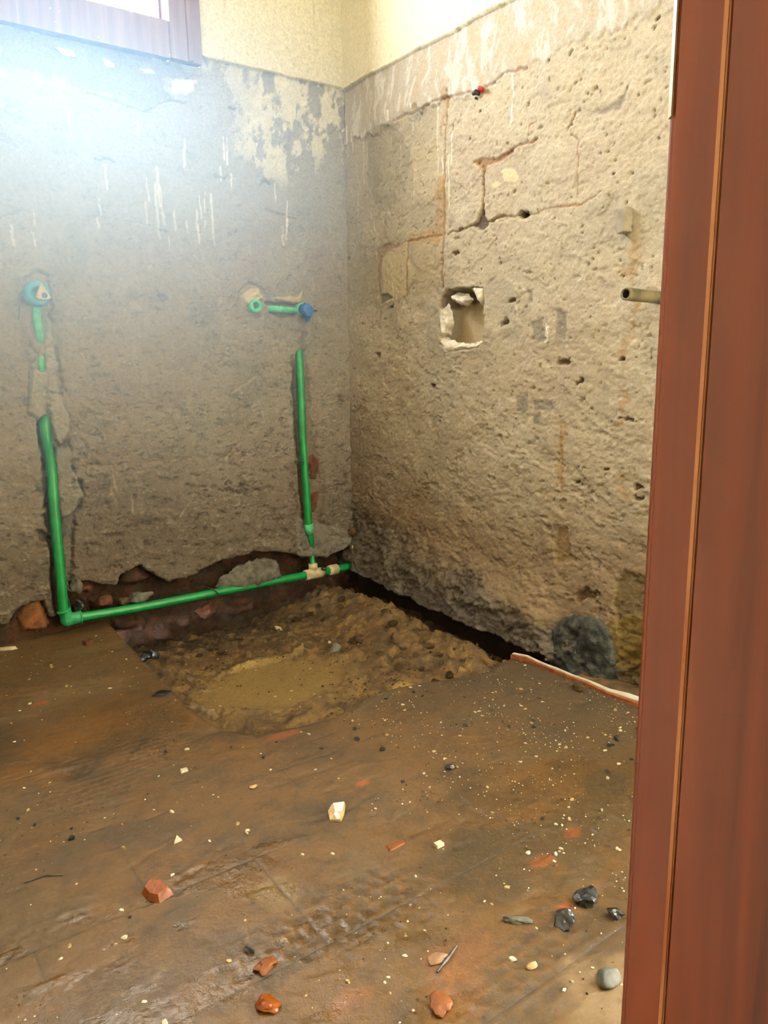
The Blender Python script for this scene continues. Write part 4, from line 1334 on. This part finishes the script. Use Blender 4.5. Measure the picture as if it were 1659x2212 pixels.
outlet(550, 661, 0.0235, MT['green_pale'], 0.014, label='pale green outlet socket with a round bore')
outlet(651, 668, 0.0225, MT['green_pale'], 0.010, label='pale green outlet socket behind the blue plug')
pipe_part('link_pipe', tube_bm([on_back(578, 667, -0.012), on_back(600, 668, -0.005), on_back(640, 671, -0.006)], PR * 0.75), MT['green_pale'], 'pale green link pipe sunk in the plaster')
pipe_part('buried_pipe', tube_bm(smooth_path([on_back(80, 665, -0.016), on_back(80, 690, -0.003), on_back(84, 715, -0.004), on_back(86, 738, -0.02)]), PR * 0.8), MT['green_pale'], 'faded green length of pipe below the blue cap')
pipe_part('buried_pipe', tube_bm(smooth_path([on_back(88, 770, -0.02), on_back(89, 785, -0.006), on_back(90, 800, -0.014)]), PR * 0.6), MT['green_pale'])
# blue cap on the left outlet
c = Vector(on_back(78, 636, 0.0))
cap = empty('blue_stopper', c)
tag(cap, 'round blue plastic cap with a cream triangular insert on the left outlet', 'stopper')
r = 0.038
bm = lathe_bm([(-0.005, r * 0.9), (0.014, r), (0.022, r * 0.96), (0.027, r * 0.84), (0.028, r * 0.6), (0.024, r * 0.46), (0.018, r * 0.42), (0.014, 0.0005)], c, (0, -1, 0), 32)
child(bm_obj('cap_ring', bm, MT['blue_cap'], cap), c)
tri = [(0.004, 0.034), (0.031, -0.012), (0.012, -0.02), (-0.014, -0.014)]
bm = bmesh.new()
lo = [bm.verts.new((c.x + 0.006 + x, c.y - 0.014, c.z + z)) for x, z in tri]
hi = [bm.verts.new((c.x + 0.006 + x * 0.92, c.y - 0.032, c.z + z * 0.92)) for x, z in tri]
bm.faces.new(hi)
for k in range(4):
    bm.faces.new((lo[k], lo[(k + 1) % 4], hi[(k + 1) % 4], hi[k]))
bmesh.ops.recalc_face_normals(bm, faces=bm.faces[:])
bmesh.ops.bevel(bm, geom=bm.edges[:], offset=0.002, segments=2, affect='EDGES')
child(bm_obj('cap_insert', bm, MT['cream_fit'], cap, False), c)
child(bm_obj('cap_button', lathe_bm([(0.02, 0.008), (0.034, 0.008), (0.036, 0.006), (0.036, 0.0003)], (c.x + 0.016, c.y, c.z - 0.004), (0, -1, 0), 18), MT['blue_plug'], cap), c)
# blue plug with its wing handle
c = Vector(on_back(655, 668, 0.012))
plug = empty('blue_stopper', c)
tag(plug, 'dark blue plastic plug with a dangling tail on the right outlet', 'stopper')
child(bm_obj('plug_body', lathe_bm([(-0.008, 0.019), (0.012, 0.0215), (0.022, 0.019), (0.027, 0.012), (0.028, 0.0004)], c, (0.25, -1, 0), 10), MT['blue_plug'], plug, False), c)
bm = bmesh.new()
wing = [(-0.006, 0.022), (0.010, 0.016), (0.036, 0.0), (0.030, -0.010), (0.016, -0.026), (0.011, -0.045), (0.0, -0.046), (0.0, -0.028), (-0.01, -0.012)]
lo = [bm.verts.new((c.x + x, c.y - 0.014, c.z + z)) for x, z in wing]
hi = [bm.verts.new((c.x + x * 0.9, c.y - 0.027 - 0.006 * math.sin(i * 2.1), c.z + z * 0.95)) for i, (x, z) in enumerate(wing)]
bm.faces.new(hi)
for k in range(len(wing)):
    bm.faces.new((lo[k], lo[(k + 1) % len(wing)], hi[(k + 1) % len(wing)], hi[k]))
bmesh.ops.recalc_face_normals(bm, faces=bm.faces[:])
child(bm_obj('plug_wing', bm, MT['blue_plug'], plug, False), c)
child(bm_obj('plug_pin', tube_bm([(c.x + 0.030, c.y - 0.02, c.z - 0.004), (c.x + 0.044, c.y - 0.02, c.z - 0.006)], 0.004, 10), MT['black_wire'], plug, True), c)

# wire ties that hold the pipe to the wall
p = on_back(465, 1277, 0.04)
o = bm_obj('wire_tie', tube_bm(smooth_path([on_back(436, 1266, -0.02), on_back(450, 1270, 0.02), on_back(462, 1274, 0.042), on_back(472, 1283, 0.043), on_back(474, 1288, 0.036)], 5), 0.0022, 8), MT['wire'])
tag(o, 'bent tie wire hooked over the green floor pipe', 'wire')
o = bm_obj('wire_tie', tube_bm(smooth_path([on_back(634, 997, -0.012), on_back(645, 997, 0.02), on_back(653, 997, 0.031), on_back(657, 998, 0.030)], 5), 0.0022, 8), MT['wire'])
tag(o, 'short rusty nail across the right green riser', 'nail')

# ------------------------------------------------------------------ things in the right wall
def on_right(u, v, out):
    p = on_plane(u, v, 0, -out)
    return Vector((float(p[0]), float(p[1]), float(p[2])))


# steel pipe stub: sticks out of the wall towards the room
tip = on_right(1352, 635, 0.13)
root = on_plane(1425, 643, 0, 0.0)
root = Vector([float(v) for v in root])
ax = (root - tip).normalized()
st = empty('steel_pipe', tip)
tag(st, 'old steel pipe stub jutting from the right wall near the door frame', 'pipe')
bm = tube_bm([tip, tip + (root - tip) * 0.4, root + ax * 0.05], 0.0145, 22, False)
bm = lathe_bm([(0.0, 0.0145), (-0.001, 0.014), (-0.001, 0.0105), (0.002, 0.010), (0.06, 0.010), (0.06, 0.0002)], tip, ax, 22, bm)
child(bm_obj('pipe_wall', bm, MT['steel'], st), tip)
child(bm_obj('pipe_bore', lathe_bm([(0.0015, 0.0098), (0.05, 0.0098), (0.05, 0.0002)], tip, ax, 22), MT['bore'], st), tip)
# grey metal tab
p0 = on_right(1355, 480, 0.0)
bm = bmesh.new()
q = [(-0.010, 0.025), (0.013, 0.034), (0.013, -0.024), (-0.010, -0.028), (-0.02, -0.01)]
lo = [bm.verts.new((0.01, -s, z)) for s, z in q]
hi = [bm.verts.new((-0.022, -s * 0.9 + 0.004, z)) for s, z in q]
bm.faces.new(hi)
for k in range(5):
    bm.faces.new((lo[k], lo[(k + 1) % 5], hi[(k + 1) % 5], hi[k]))
bmesh.ops.recalc_face_normals(bm, faces=bm.faces[:])
bmesh.ops.bevel(bm, geom=bm.edges[:], offset=0.0015, segments=1, affect='EDGES')
o = bm_obj('metal_tab', bm, MT['bracket'], None, False)
o.location = p0
tag(o, 'small grey metal tab set in the right wall above the pipe stub', 'bracket')
# wire ends
p0 = on_right(1040, 198, 0.0)
w = empty('wire_end', p0)
tag(w, 'red and black wire ends poking from the right wall below the white band', 'wire')
child(bm_obj('red_wire', tube_bm([p0 + Vector((0.01, -0.004, 0)), p0 + Vector((-0.014, -0.010, 0.003)), p0 + Vector((-0.024, -0.014, 0.002))], [0.006, 0.0075, 0.005], 10), MT['red_wire'], w), p0)
child(bm_obj('black_wire', tube_bm([p0 + Vector((0.01, 0.008, -0.002)), p0 + Vector((-0.012, 0.012, 0.0)), p0 + Vector((-0.02, 0.016, -0.006))], [0.007, 0.008, 0.005], 10), MT['black_wire'], w), p0)
child(bm_obj('black_wire', tube_bm([p0 + Vector((0.01, 0.016, -0.012)), p0 + Vector((-0.008, 0.018, -0.014))], 0.0035, 8), MT['black_wire'], w), p0)
# gypsum lumps at the socket hole
for i, (pts, out, th, lab) in enumerate(((((1012, 622), (1030, 617), (1044, 619), (1043, 642), (1036, 662), (1028, 652), (1024, 638)), .004, .025, 'white gypsum lump at the top right of the socket hole'),
                                       (((962, 640), (975, 633), (990, 636), (1004, 648), (994, 657), (972, 652)), -.004, .03, 'pale gypsum lump hanging in the top of the socket hole'),
                                       (((944, 742), (952, 728), (968, 736), (1000, 747), (1022, 742), (1042, 738), (1042, 750), (1015, 756), (985, 756), (958, 762)), .004, .022, 'white gypsum lump along the bottom of the socket hole'),
                                       (((948, 672), (956, 660), (966, 672), (968, 698), (962, 722), (950, 730), (947, 700)), .002, .024, 'grey white gypsum lump on the left side of the socket hole'))):
    o = wall_lump('gypsum_lump', Rs(*pts), 'right', out, th, 'gypsum', 70 + i, 0.003, 0.35, 50, lab, 'gypsum')
    o['group'] = 'gypsum lumps round the socket hole'

# dark cement lump at the foot of the right wall
wall_lump('cement_lump', Rs((1192, 1352), (1215, 1338), (1255, 1325), (1300, 1332), (1326, 1368), (1332, 1440), (1318, 1490), (1270, 1490), (1225, 1470), (1196, 1430)), 'right', 0.018, 0.035, 'dark_mortar', 31, 0.0045, 0.6, 26,
          'big blackish cement lump at the foot of the right wall', 'cement')

# grey mortar chunk over the floor pipe, stones tucked behind it
def rock(name, u, v, out, size, seed, mat, label, cat, group=None, rot=(0, 0, 0), sub=3, rough=0.3, fac=7, smooth=False):
    o = bm_obj(name, rock_bm(size, seed, sub, rough, 0, fac), mat, None, smooth)
    o.location = on_back(u, v, out)
    o.rotation_euler = rot
    tag(o, label, cat, group)
    return o


wall_lump('mortar_chunk', Bs((470, 1268), (484, 1245), (510, 1232), (540, 1214), (570, 1210), (596, 1216), (604, 1240), (600, 1258), (560, 1270), (500, 1276)), 'back', 0.040, 0.05, 'grey_mortar', 12, 0.0045, 0.3, 22,
          'large grey mortar chunk bedded over the green floor pipe', 'mortar')
rock('stone', 300, 1290, -0.002, (0.046, 0.03, 0.022), 14, MT['stone_grey'], 'grey stone lodged behind the green floor pipe', 'stone', rot=(0, -0.15, 0))
rock('stone', 166, 1262, -0.004, (0.020, 0.018, 0.034), 15, MT['grey_mortar'], 'grey stone beside the left riser just above the elbow', 'stone')
rock('stone', 172, 1310, -0.008, (0.018, 0.018, 0.026), 16, MT['stone_dark'], 'dark stone wedged in the angle of the green elbow', 'stone')
rock('stone', 225, 1300, -0.025, (0.030, 0.02, 0.024), 17, MT['brick'], 'reddish stone in the wall foot right of the elbow', 'stone')
rock('stone', 268, 1300, -0.02, (0.020, 0.02, 0.02), 18, MT['stone_brown'], 'brown stone left of the grey one behind the pipe', 'stone')
wall_lump('mortar_chunk', Bs((640, 1172), (662, 1150), (690, 1165), (730, 1160), (764, 1172), (740, 1188), (700, 1203), (650, 1206)), 'back', 0.012, 0.03, 'grey_mortar', 19, 0.0045, 0.3, 26,
          'grey mortar chunk above the cream tee near the corner', 'mortar')
rock('stone', 764, 1150, 0.02, (0.020, 0.02, 0.022), 20, MT['stone_brown'], 'tan stone stuck in the corner above the pipe end', 'stone')
rock('white_scrap', 762, 1182, 0.035, (0.004, 0.004, 0.016), 22, MT['chip'], 'thin white scrap hanging in the corner above the pipe end', 'scrap', sub=2)

# ------------------------------------------------------------------ broken tile edge by the right wall
def tile_edge():
    line = jitter_poly(list(Fs((1108, 1417), (1150, 1430), (1200, 1452), (1260, 1475), (1310, 1494), (1385, 1524))), amp=0.003, seed=33)
    n0 = len(line)
    pts = Fs((1106, 1416), (1135, 1424), (1165, 1438), (1200, 1452), (1235, 1467), (1270, 1480), (1310, 1497), (1345, 1510), (1390, 1526))
    base = (float(pts[4][0]), float(pts[4][1]), 0)
    t = empty('broken_tile', base)
    tag(t, 'thin broken terracotta tile edge with white glaze by the right wall', 'broken tile')
    rn = random.Random(4)
    ww = [0.006 + 0.004 * rn.random() for _ in pts]
    ww[-1] = ww[-2] = 0.022
    ww[-3] = 0.012

    def strip(z0, z1, wa, wb, name, mat):
        bm = bmesh.new()
        rows = []
        for i, p in enumerate(pts):
            z = float(floor_height(np.array([p[0]]), np.array([p[1]]))[0][0])
            a = (p[0] + wa(i), p[1])
            b = (p[0] + wb(i), p[1])
            rows.append([bm.verts.new((a[0], a[1], z + z0)), bm.verts.new((a[0], a[1], z + z1)), bm.verts.new((b[0], b[1], z + z1)), bm.verts.new((b[0], b[1], z + z0))])
        for r0, r1 in zip(rows[:-1], rows[1:]):
            for k in range(4):
                bm.faces.new((r0[k], r0[(k + 1) % 4], r1[(k + 1) % 4], r1[k]))
        bm.faces.new(rows[0][::-1])
        bm.faces.new(rows[-1])
        bmesh.ops.recalc_face_normals(bm, faces=bm.faces[:])
        child(bm_obj(name, bm, mat, t, False), base)
    strip(-0.012, 0.007, lambda i: -0.004 - 0.3 * ww[i], lambda i: ww[i] + 0.004, 'tile_body', MT['terracotta'])
    strip(0.007, 0.0095, lambda i: 0.001 + 0.001 * (i % 3), lambda i: ww[i] + 0.003, 'tile_glaze', MT['glaze'])


tile_edge()


# ------------------------------------------------------------------ single loose pieces on the floor and in the pit
def loose(name, u, v, bm, mat, label, cat, lift=0.0, rot=0.0, group=None, smooth=False, tilt=0.0, zref=0.0):
    x, y = F(u, v, zref)
    zmin = min(q.co.z for q in bm.verts)
    o = bm_obj(name, bm, mat, None, smooth)
    o.location = (x, y, ground(x, y) - zmin + lift)
    o.rotation_euler = (tilt, 0, rot)
    tag(o, label, cat, group)
    return o


loose('clay_shard', 336, 1930, shard_bm([(-.015, -.02), (.012, -.026), (.020, .004), (.012, .028), (-.008, .024), (-.017, .004)], .014, 0.15, .72), MT['clay_wet'], 'wet orange clay shard lying alone at lower left', 'shard', rot=0.5)
x, y = F(728, 1760)
tp = empty('tile_fragment', (x, y, ground(x, y)))
tag(tp, 'white glazed tile fragment smeared with mud in the middle of the floor', 'tile fragment')
b = shard_bm([(-.018, -.026), (.012, -.032), (.022, .004), (.026, .034), (-.010, .034), (-.022, .01)], .010, 0.0, .94)
o = bm_obj('tile_body', b, MT['chip_tan'], tp, False)
b = shard_bm([(-.004, -.004), (.016, -.004), (.024, .030), (-.008, .031)], .003, 0, .9)
o = bm_obj('tile_glaze', b, MT['glaze'], tp, False)
o.location = (0.006, 0.012, 0.0095)
b = rock_bm((.012, .012, .006), 5, 2, .3)
o = bm_obj('tile_glaze', b, MT['glaze'], tp, False)
o.location = (0.0, -0.017, 0.011)
tp.rotation_euler = (0.18, -0.1, -0.55)
tp.scale = (0.72, 0.72, 0.8)
DK = 'dark stone'
loose('stone', 1270, 1950, rock_bm((.026, .020, .013), 41, 3, .35, .3, 8), MT['stone_dark'], 'black wet stone lying flat, upper of two near the door frame', 'stone', -0.002, 0.2)
loose('stone', 1219, 1992, rock_bm((.021, .019, .017), 42, 3, .35, .3, 8), MT['stone_dark'], 'black faceted wet stone left of the door frame foot', 'stone', -0.002, 0.8)
loose('stone', 1330, 1982, rock_bm((.016, .012, .010), 43, 3, .35, .3, 8), MT['stone_dark'], 'small black stone close against the door frame edge', 'stone', -0.001, -0.6)
loose('stone', 1310, 2118, rock_bm((.021, .019, .012), 44, 3, .15, .3, 6), MT['stone_grey'], 'round grey brown pebble at the foot of the door frame', 'pebble', -0.001, 0, smooth=True)
loose('stone', 1118, 1988, rock_bm((.024, .009, .008), 45, 3, .4, .3, 8), MT['stone_grey'], 'long grey stone left of the black faceted one', 'stone', -0.001, -0.7)
loose('stone', 975, 1660, rock_bm((.014, .010, .007), 46, 2, .3, .3, 8), MT['stone_dark'], 'small dark stone alone in the right middle of the floor', 'stone')
loose('stone', 1250, 1492, rock_bm((.018, .016, .012), 47, 3, .3, .3, 7), MT['soil_clod'], 'brown clod on the floor beside the broken tile edge', 'stone')
loose('clay_lump', 575, 2085, rock_bm((.020, .016, .008), 48, 3, .3, .3, 7), MT['clay_dull'], 'dull orange clay lump, upper of two at the bottom edge', 'clay', -0.003)
loose('clay_lump', 578, 2168, rock_bm((.017, .019, .009), 49, 3, .3, .3, 7), MT['clay_wet'], 'bright orange clay lump, lower of two at the bottom edge', 'clay', -0.002)
loose('clay_lump', 950, 2168, rock_bm((.018, .022, .007), 50, 3, .3, .3, 7), MT['clay_dull'], 'flat orange clay lump at the bottom right', 'clay', -0.003)
loose('clay_flake', 855, 1826, shard_bm([(-.02, -.008), (.018, -.006), (.022, .006), (-.016, .010)], .003, 0, .8), MT['clay_dull'], 'flat orange clay flake right of the white tile fragment', 'clay', -0.001)
loose('white_chip', 948, 1826, shard_bm([(-.008, -.006), (.008, -.006), (.008, .006), (-.008, .006)], .006, 0, .95), MT['chip'], 'small square white chip right of the orange clay flake', 'chip')
loose('white_chip', 384, 1815, shard_bm([(-.010, -.008), (.006, -.008), (.003, .012)], .005, 0, .9), MT['chip'], 'white triangular chip above the wet orange shard', 'chip')
loose('tan_chip', 549, 1703, rock_bm((.011, .007, .004), 51, 2, .2, .3, 5), MT['chip_tan'], 'tan oval chip beside the long floor joint', 'chip', smooth=True)
loose('tan_chip', 1150, 2088, rock_bm((.011, .006, .005), 52, 2, .2, .3, 5), MT['chip_tan'], 'yellowish oval chip at the lower right of the floor', 'chip', smooth=True)
loose('white_chip', 398, 1668, shard_bm([(-.008, -.006), (.008, -.005), (.009, .005), (-.006, .006)], .005, 0, .9), MT['chip'], 'white chip sitting in the crossing of the floor joints', 'chip')
loose('wood_splinter', 12, 1404, shard_bm([(-.04, -.006), (.02, -.007), (.036, 0), (.02, .006), (-.04, .005)], .008, 0.05, .8), MT['chip'], 'pale splinter lying at the far left by the back wall', 'splinter', rot=-0.5)
bm = shard_bm([(-.014, -.01), (.014, -.01), (.014, .01), (-.014, .01)], .012, 0, .95)
loose('brick_bit', 190, 1390, bm, MT['brick'], 'little red brick bit with white top left of the pit', 'brick', rot=0.4)
loose('white_shard', 602, 1347, shard_bm([(-.010, -.018), (.012, -.012), (.012, .008), (-.010, .02)], .006, 0, .9), MT['chip'], 'white shard standing in the earth below the floor pipe', 'shard', 0.004, 0.3, tilt=1.0, zref=-0.07)
loose('clay_shard', 724, 1385, shard_bm([(-.012, -.005), (.012, -.008), (.010, .006), (-.010, .006)], .006, 0, .8), MT['clay_dull'], 'orange clay shard in the middle of the pit', 'shard', 0.002, -0.7, zref=-0.05)
loose('white_chip', 712, 1383, rock_bm((.007, .006, .005), 53, 2, .2, .2, 5), MT['chip'], 'white chip beside the orange shard in the pit', 'chip', zref=-0.05)
loose('stone', 722, 1398, rock_bm((.024, .020, .018), 54, 3, .3, .3, 7), MT['stone_grey'], 'grey stone half buried in the middle of the pit', 'stone', -0.006, zref=-0.05)
loose('stone', 775, 1365, rock_bm((.034, .026, .016), 55, 3, .35, .3, 8), MT['soil_clod'], 'flat dark stone on the earth heap below the pipe end', 'stone', -0.006, 0.4, zref=-0.03)
loose('stone', 312, 1405, rock_bm((.028, .024, .022), 56, 3, .3, .3, 7), MT['stone_dark'], 'dark grey stone at the left end of the pit', 'stone', -0.004, zref=-0.07)
loose('stone', 335, 1408, rock_bm((.012, .014, .020), 57, 3, .3, .3, 7), MT['stone_dark'], 'narrow dark stone leaning by the left end of the pit', 'stone', -0.004, zref=-0.07)
loose('stone', 345, 1500, rock_bm((.032, .024, .005), 58, 3, .2, .3, 5), MT['stone_dark'], 'flat sooty stone pressed in the floor by the pit edge', 'stone', -0.005)
loose('earth_clod', 882, 1368, rock_bm((.052, .048, .042), 59, 4, .45, .2, 5), MT['stone_brown'], 'round brown earth clod under the right wall', 'clod', -0.02, zref=-0.02, smooth=True)
loose('earth_clod', 1120, 1405, rock_bm((.030, .022, .018), 60, 3, .4, .2, 7), MT['soil_clod'], 'dark clod at the end of the gap under the right wall', 'clod', -0.004, zref=-0.01)
loose('earth_clod', 1165, 1412, rock_bm((.026, .020, .014), 61, 3, .4, .2, 7), MT['soil_clod'], 'dark clod between the tile edge and the black cement lump', 'clod', -0.004, zref=-0.01)
loose('yellow_chip', 1042, 1413, rock_bm((.010, .006, .005), 62, 2, .2, .2, 5), MT['clay_wet'], 'small yellow chip on the earth near the tile edge', 'chip', zref=-0.02)
loose('twig', 965, 2075, tube_bm([(-.025, -.008, .003), (0, .0, .004), (.03, .012, .004)], [.0015, .003, .0015], 7), MT['wire'], 'dark twig lying at the bottom right of the floor', 'twig')
loose('twig', 95, 1897, tube_bm([(-.03, -.004, .002), (0, .004, .003), (.03, -.004, .002)], [.001, .0018, .001], 7), MT['wire'], 'thin dark twig lying at the far left of the floor', 'twig', rot=-0.3)
loose('plaster_crumb', 945, 2068, rock_bm((.020, .011, .005), 63, 3, .3, .3, 7), MT['crumb'], 'flat brownish plaster crumb beside the dark twig', 'plaster', -0.002)

# ------------------------------------------------------------------ repeats: clods along the back of the pit, black pebbles, white chips
proto = {}
for k in range(6):
    proto['clod', k] = rock_bm((1, .85, .7), 80 + k, 2, .4, .1, 7)
    proto['chip', k] = shard_bm([(math.cos(a + 0.3 * k) * (0.7 + 0.3 * ((k * 7 + i * 3) % 5) / 4), math.sin(a + 0.3 * k) * (0.45 + 0.3 * ((k * 5 + i) % 4) / 3)) for i, a in enumerate(np.linspace(0, 2 * math.pi, 5 + k % 3, endpoint=False))], .55, .1 * (k % 3), .8)
PM = {}
for (kind, k), bm in proto.items():
    me = bpy.data.meshes.new('piece')
    bm.to_mesh(me)
    bm.free()
    PM[kind, k] = me


def variant(kind, k, mat):
    key = (kind, k, mat)
    if key not in PM:
        me = PM[kind, k].copy()
        me.materials.append(MT[mat])
        PM[key] = me
    return PM[key]


def scatter(name, kind, mats, pts, size, label, cat, group, seed, sink=0.25):
    rn = random.Random(seed)
    if '%s' in label:                      # ordered from left to right as seen from the door
        pts = sorted(pts, key=lambda p: ((np.array([p[0], p[1], 0]) - EYE) @ RT) / ((np.array([p[0], p[1], 0]) - EYE) @ FWD))
    for i, (x, y) in enumerate(pts):
        s = math.exp(rn.uniform(math.log(size[0]), math.log(size[1])))
        o = bpy.data.objects.new(name, variant(kind, rn.randrange(6), rn.choice(mats)))
        C.objects.link(o)
        o.scale = (s, s * rn.uniform(.7, 1.1), s * rn.uniform(.6, 1.0))
        o.rotation_euler = (rn.uniform(-.35, .35), rn.uniform(-.35, .35), rn.uniform(0, 6.28))
        o.location = (x, y, ground(x, y) + s * ((0.5 if kind == 'clod' else 0.0) - sink * 0.5))
        tag(o, label % ORD[i] if '%s' in label else label, cat, group)


ORD = ('first first second third fourth fifth sixth seventh eighth ninth tenth eleventh twelfth thirteenth fourteenth fifteenth sixteenth seventeenth eighteenth').split()[1:]
rn = random.Random(77)
pts = []
for (u, v) in ((420, 1395), (450, 1380), (470, 1395), (500, 1378), (455, 1402), (480, 1410), (430, 1412), (520, 1372), (400, 1405), (560, 1362), (590, 1360), (640, 1345), (670, 1330), (700, 1345), (740, 1322), (735, 1335), (690, 1322), (760, 1305)):
    x, y = F(u, v, -0.08)
    pts.append((x, min(y, -0.02)))
scatter('earth_clod', 'clod', ['soil_clod', 'soil_clod', 'stone_brown'], pts, (.010, .024), 'dark earth clod, %s from the left in the row below the floor pipe', 'clod', 'clods along the back of the pit', 1)
pts = []
for (u, v) in ((830, 1330), (850, 1350), (930, 1380), (950, 1400), (980, 1395), (1000, 1410), (1030, 1392), (1060, 1405), (910, 1415), (1080, 1420), (970, 1430), (940, 1440), (900, 1395), (820, 1385), (860, 1410)):
    x, y = F(u, v, -0.02)
    pts.append((min(x, -0.03), y))
scatter('earth_clod', 'clod', ['stone_brown', 'soil_clod'], pts, (.009, .022), 'brown clod, %s from the left on the soil under the right wall', 'clod', 'clods on the soil under the right wall', 2)
pts = []
while len(pts) < 48:
    x, y = rn.uniform(-1.5, -0.15), rn.uniform(-2.0, -0.75)
    if poly_sd(np.array([x]), np.array([y]), PIT)[0] > 0.03 and rn.random() < (0.15 + 0.85 * min(1, max(0, (x + 1.0) / 0.6))):
        pts.append((x, y))
scatter('dark_pebble', 'clod', ['stone_dark'], pts, (.0035, .009), 'tiny black pebble scattered on the muddy floor', 'pebble', 'black pebbles on the floor', 3)
pts = []
while len(pts) < 250:
    x, y = rn.uniform(-1.55, -0.12), rn.uniform(-2.0, -0.04)
    if poly_sd(np.array([x]), np.array([y]), PIT)[0] < 0.01:
        continue
    d = 0.28 + 0.9 * min(1, max(0, (x + 0.85) / 0.5)) * min(1, max(0.2, (1.9 + y) / .5)) + 0.3 * (y < -1.55)
    if rn.random() < d:
        pts.append((x, y))
scatter('white_chip', 'chip', ['chip', 'chip', 'chip_tan'], pts, (.0028, .0075), 'tiny white chip scattered on the muddy floor', 'chip', 'white chips on the floor', 4)
pts = []
while len(pts) < 50:
    x, y = rn.uniform(-0.98, -0.08), rn.uniform(-1.0, -0.15)
    if poly_sd(np.array([x]), np.array([y]), PIT)[0] < -0.02:
        pts.append((x, y))
scatter('white_chip', 'chip', ['chip', 'chip_tan'], pts, (.0025, .006), 'tiny white chip lying on the earth of the pit', 'chip', 'white chips in the pit', 5)

# the grit nobody could count: one mesh of tiny crumbs
def grit(name, n, mats, size, seed, region, label):
    rg = np.random.default_rng(seed)
    P = []
    while len(P) < n:
        x = rg.uniform(-1.58, -0.05, 4000)
        y = rg.uniform(-2.02, -0.03, 4000)
        s = poly_sd(x, y, PIT)
        ok = region(x, y, s) > rg.random(4000)
        P += list(zip(x[ok], y[ok], s[ok]))
    P = P[:n]
    V, Fc = [], []
    base = np.array([(1, 0, 0), (0, 1, 0), (-1, 0, 0), (0, -1, 0), (0, 0, .8), (0, 0, -.6)])
    tri = [(0, 1, 4), (1, 2, 4), (2, 3, 4), (3, 0, 4), (1, 0, 5), (2, 1, 5), (3, 2, 5), (0, 3, 5)]
    xs = np.array([p[0] for p in P])
    ys = np.array([p[1] for p in P])
    ss = np.array([p[2] for p in P])
    zs = np.where(ss < 0, earth_height(xs, ys)[0], floor_height(xs, ys)[0])
    for k in range(n):
        s = size[0] * (size[1] / size[0]) ** (rg.random() ** 1.6)
        a = rg.uniform(0, 6.28)
        c, sn = math.cos(a), math.sin(a)
        b = base * rg.uniform(.6, 1.2, (6, 3)) * s
        q = np.stack([b[:, 0] * c - b[:, 1] * sn, b[:, 0] * sn + b[:, 1] * c, b[:, 2]], -1) + (xs[k], ys[k], zs[k] + s * .2)
        i0 = len(V)
        V += [tuple(v) for v in q]
        Fc += [(i0 + t[0], i0 + t[1], i0 + t[2]) for t in tri]
    me = bpy.data.meshes.new(name)
    me.from_pydata(V, [], Fc)
    o = link(name, me, MT[mats])
    tag(o, label, None, None, 'stuff')
    return o


def reg_floor(x, y, s):
    r = np.clip((x + 0.95) / 0.5, 0.12, 1)
    n = sm(-0.15, 0.35, fbm(x * 7, y * 7, 501, 4))
    return np.where(s > 0.005, r * (0.1 + n), 0)


def reg_pit(x, y, s):
    n = sm(-0.1, 0.3, fbm(x * 9, y * 9, 502, 4))
    return np.where(s < -0.01, (0.1 + n) * (1 - 0.9 * earth_height(x, y)[1]), 0)


grit('pale_grit', 1200, 'chip', (.0009, .0028), 61, reg_floor, 'fine pale grit strewn over the muddy floor')
grit('dark_grit', 2200, 'soil_clod', (.0009, .0034), 62, reg_floor, 'fine dark grit strewn over the muddy floor')
grit('earth_crumbs', 1800, 'soil_clod', (.0014, .006), 63, reg_pit, 'dark earth crumbs covering the pit')

# ------------------------------------------------------------------ lens glare round the window, imitated by an added blue scattering volume

def build_glare():
    cx, cy, cz, rad = -1.22, -0.50, 1.30, 1.10
    bm = box_bm(-1.92, -1.7, 0.40, -0.12, -0.040, 2.56)
    o = bm_obj('veiling_glare', bm, None, None, False)
    m = bpy.data.materials.new('glare_scatter')
    m.use_nodes = True
    nt = m.node_tree
    nt.nodes.clear()
    L = nt.links
    out = nt.nodes.new('ShaderNodeOutputMaterial')
    vs = nt.nodes.new('ShaderNodeVolumeScatter')
    vs.inputs['Color'].default_value = (0.38, 0.66, 1.0, 1)
    vs.inputs['Anisotropy'].default_value = 0.35
    tc = nt.nodes.new('ShaderNodeTexCoord')
    sub = nt.nodes.new('ShaderNodeVectorMath')
    sub.operation = 'DISTANCE'
    sub.inputs[1].default_value = (cx, cy, cz)
    L.new(tc.outputs['Object'], sub.inputs[0])
    mr = nt.nodes.new('ShaderNodeMapRange')
    mr.interpolation_type = 'SMOOTHERSTEP'
    mr.inputs['From Min'].default_value = 0.0
    mr.inputs['From Max'].default_value = rad
    mr.inputs['To Min'].default_value = GLARE
    mr.inputs['To Max'].default_value = 0.0
    L.new(sub.outputs['Value'], mr.inputs['Value'])
    sx = nt.nodes.new('ShaderNodeSeparateXYZ')
    L.new(tc.outputs['Object'], sx.inputs['Vector'])
    mz = nt.nodes.new('ShaderNodeMapRange')
    mz.interpolation_type = 'SMOOTHSTEP'
    mz.inputs['From Min'].default_value = 1.15
    mz.inputs['From Max'].default_value = 1.78
    mz.inputs['To Min'].default_value = 1.0
    mz.inputs['To Max'].default_value = 0.05
    L.new(sx.outputs['Z'], mz.inputs['Value'])
    mu = nt.nodes.new('ShaderNodeMath')
    mu.operation = 'MULTIPLY'
    L.new(mr.outputs['Result'], mu.inputs[0])
    L.new(mz.outputs['Result'], mu.inputs[1])
    L.new(mu.outputs['Value'], vs.inputs['Density'])
    L.new(vs.outputs['Volume'], out.inputs['Volume'])
    o.data.materials.append(m)
    tag(o, 'pale blue volume added to imitate lens glare below the window', None, None, 'stuff')


GLARE = 0.9
build_glare()
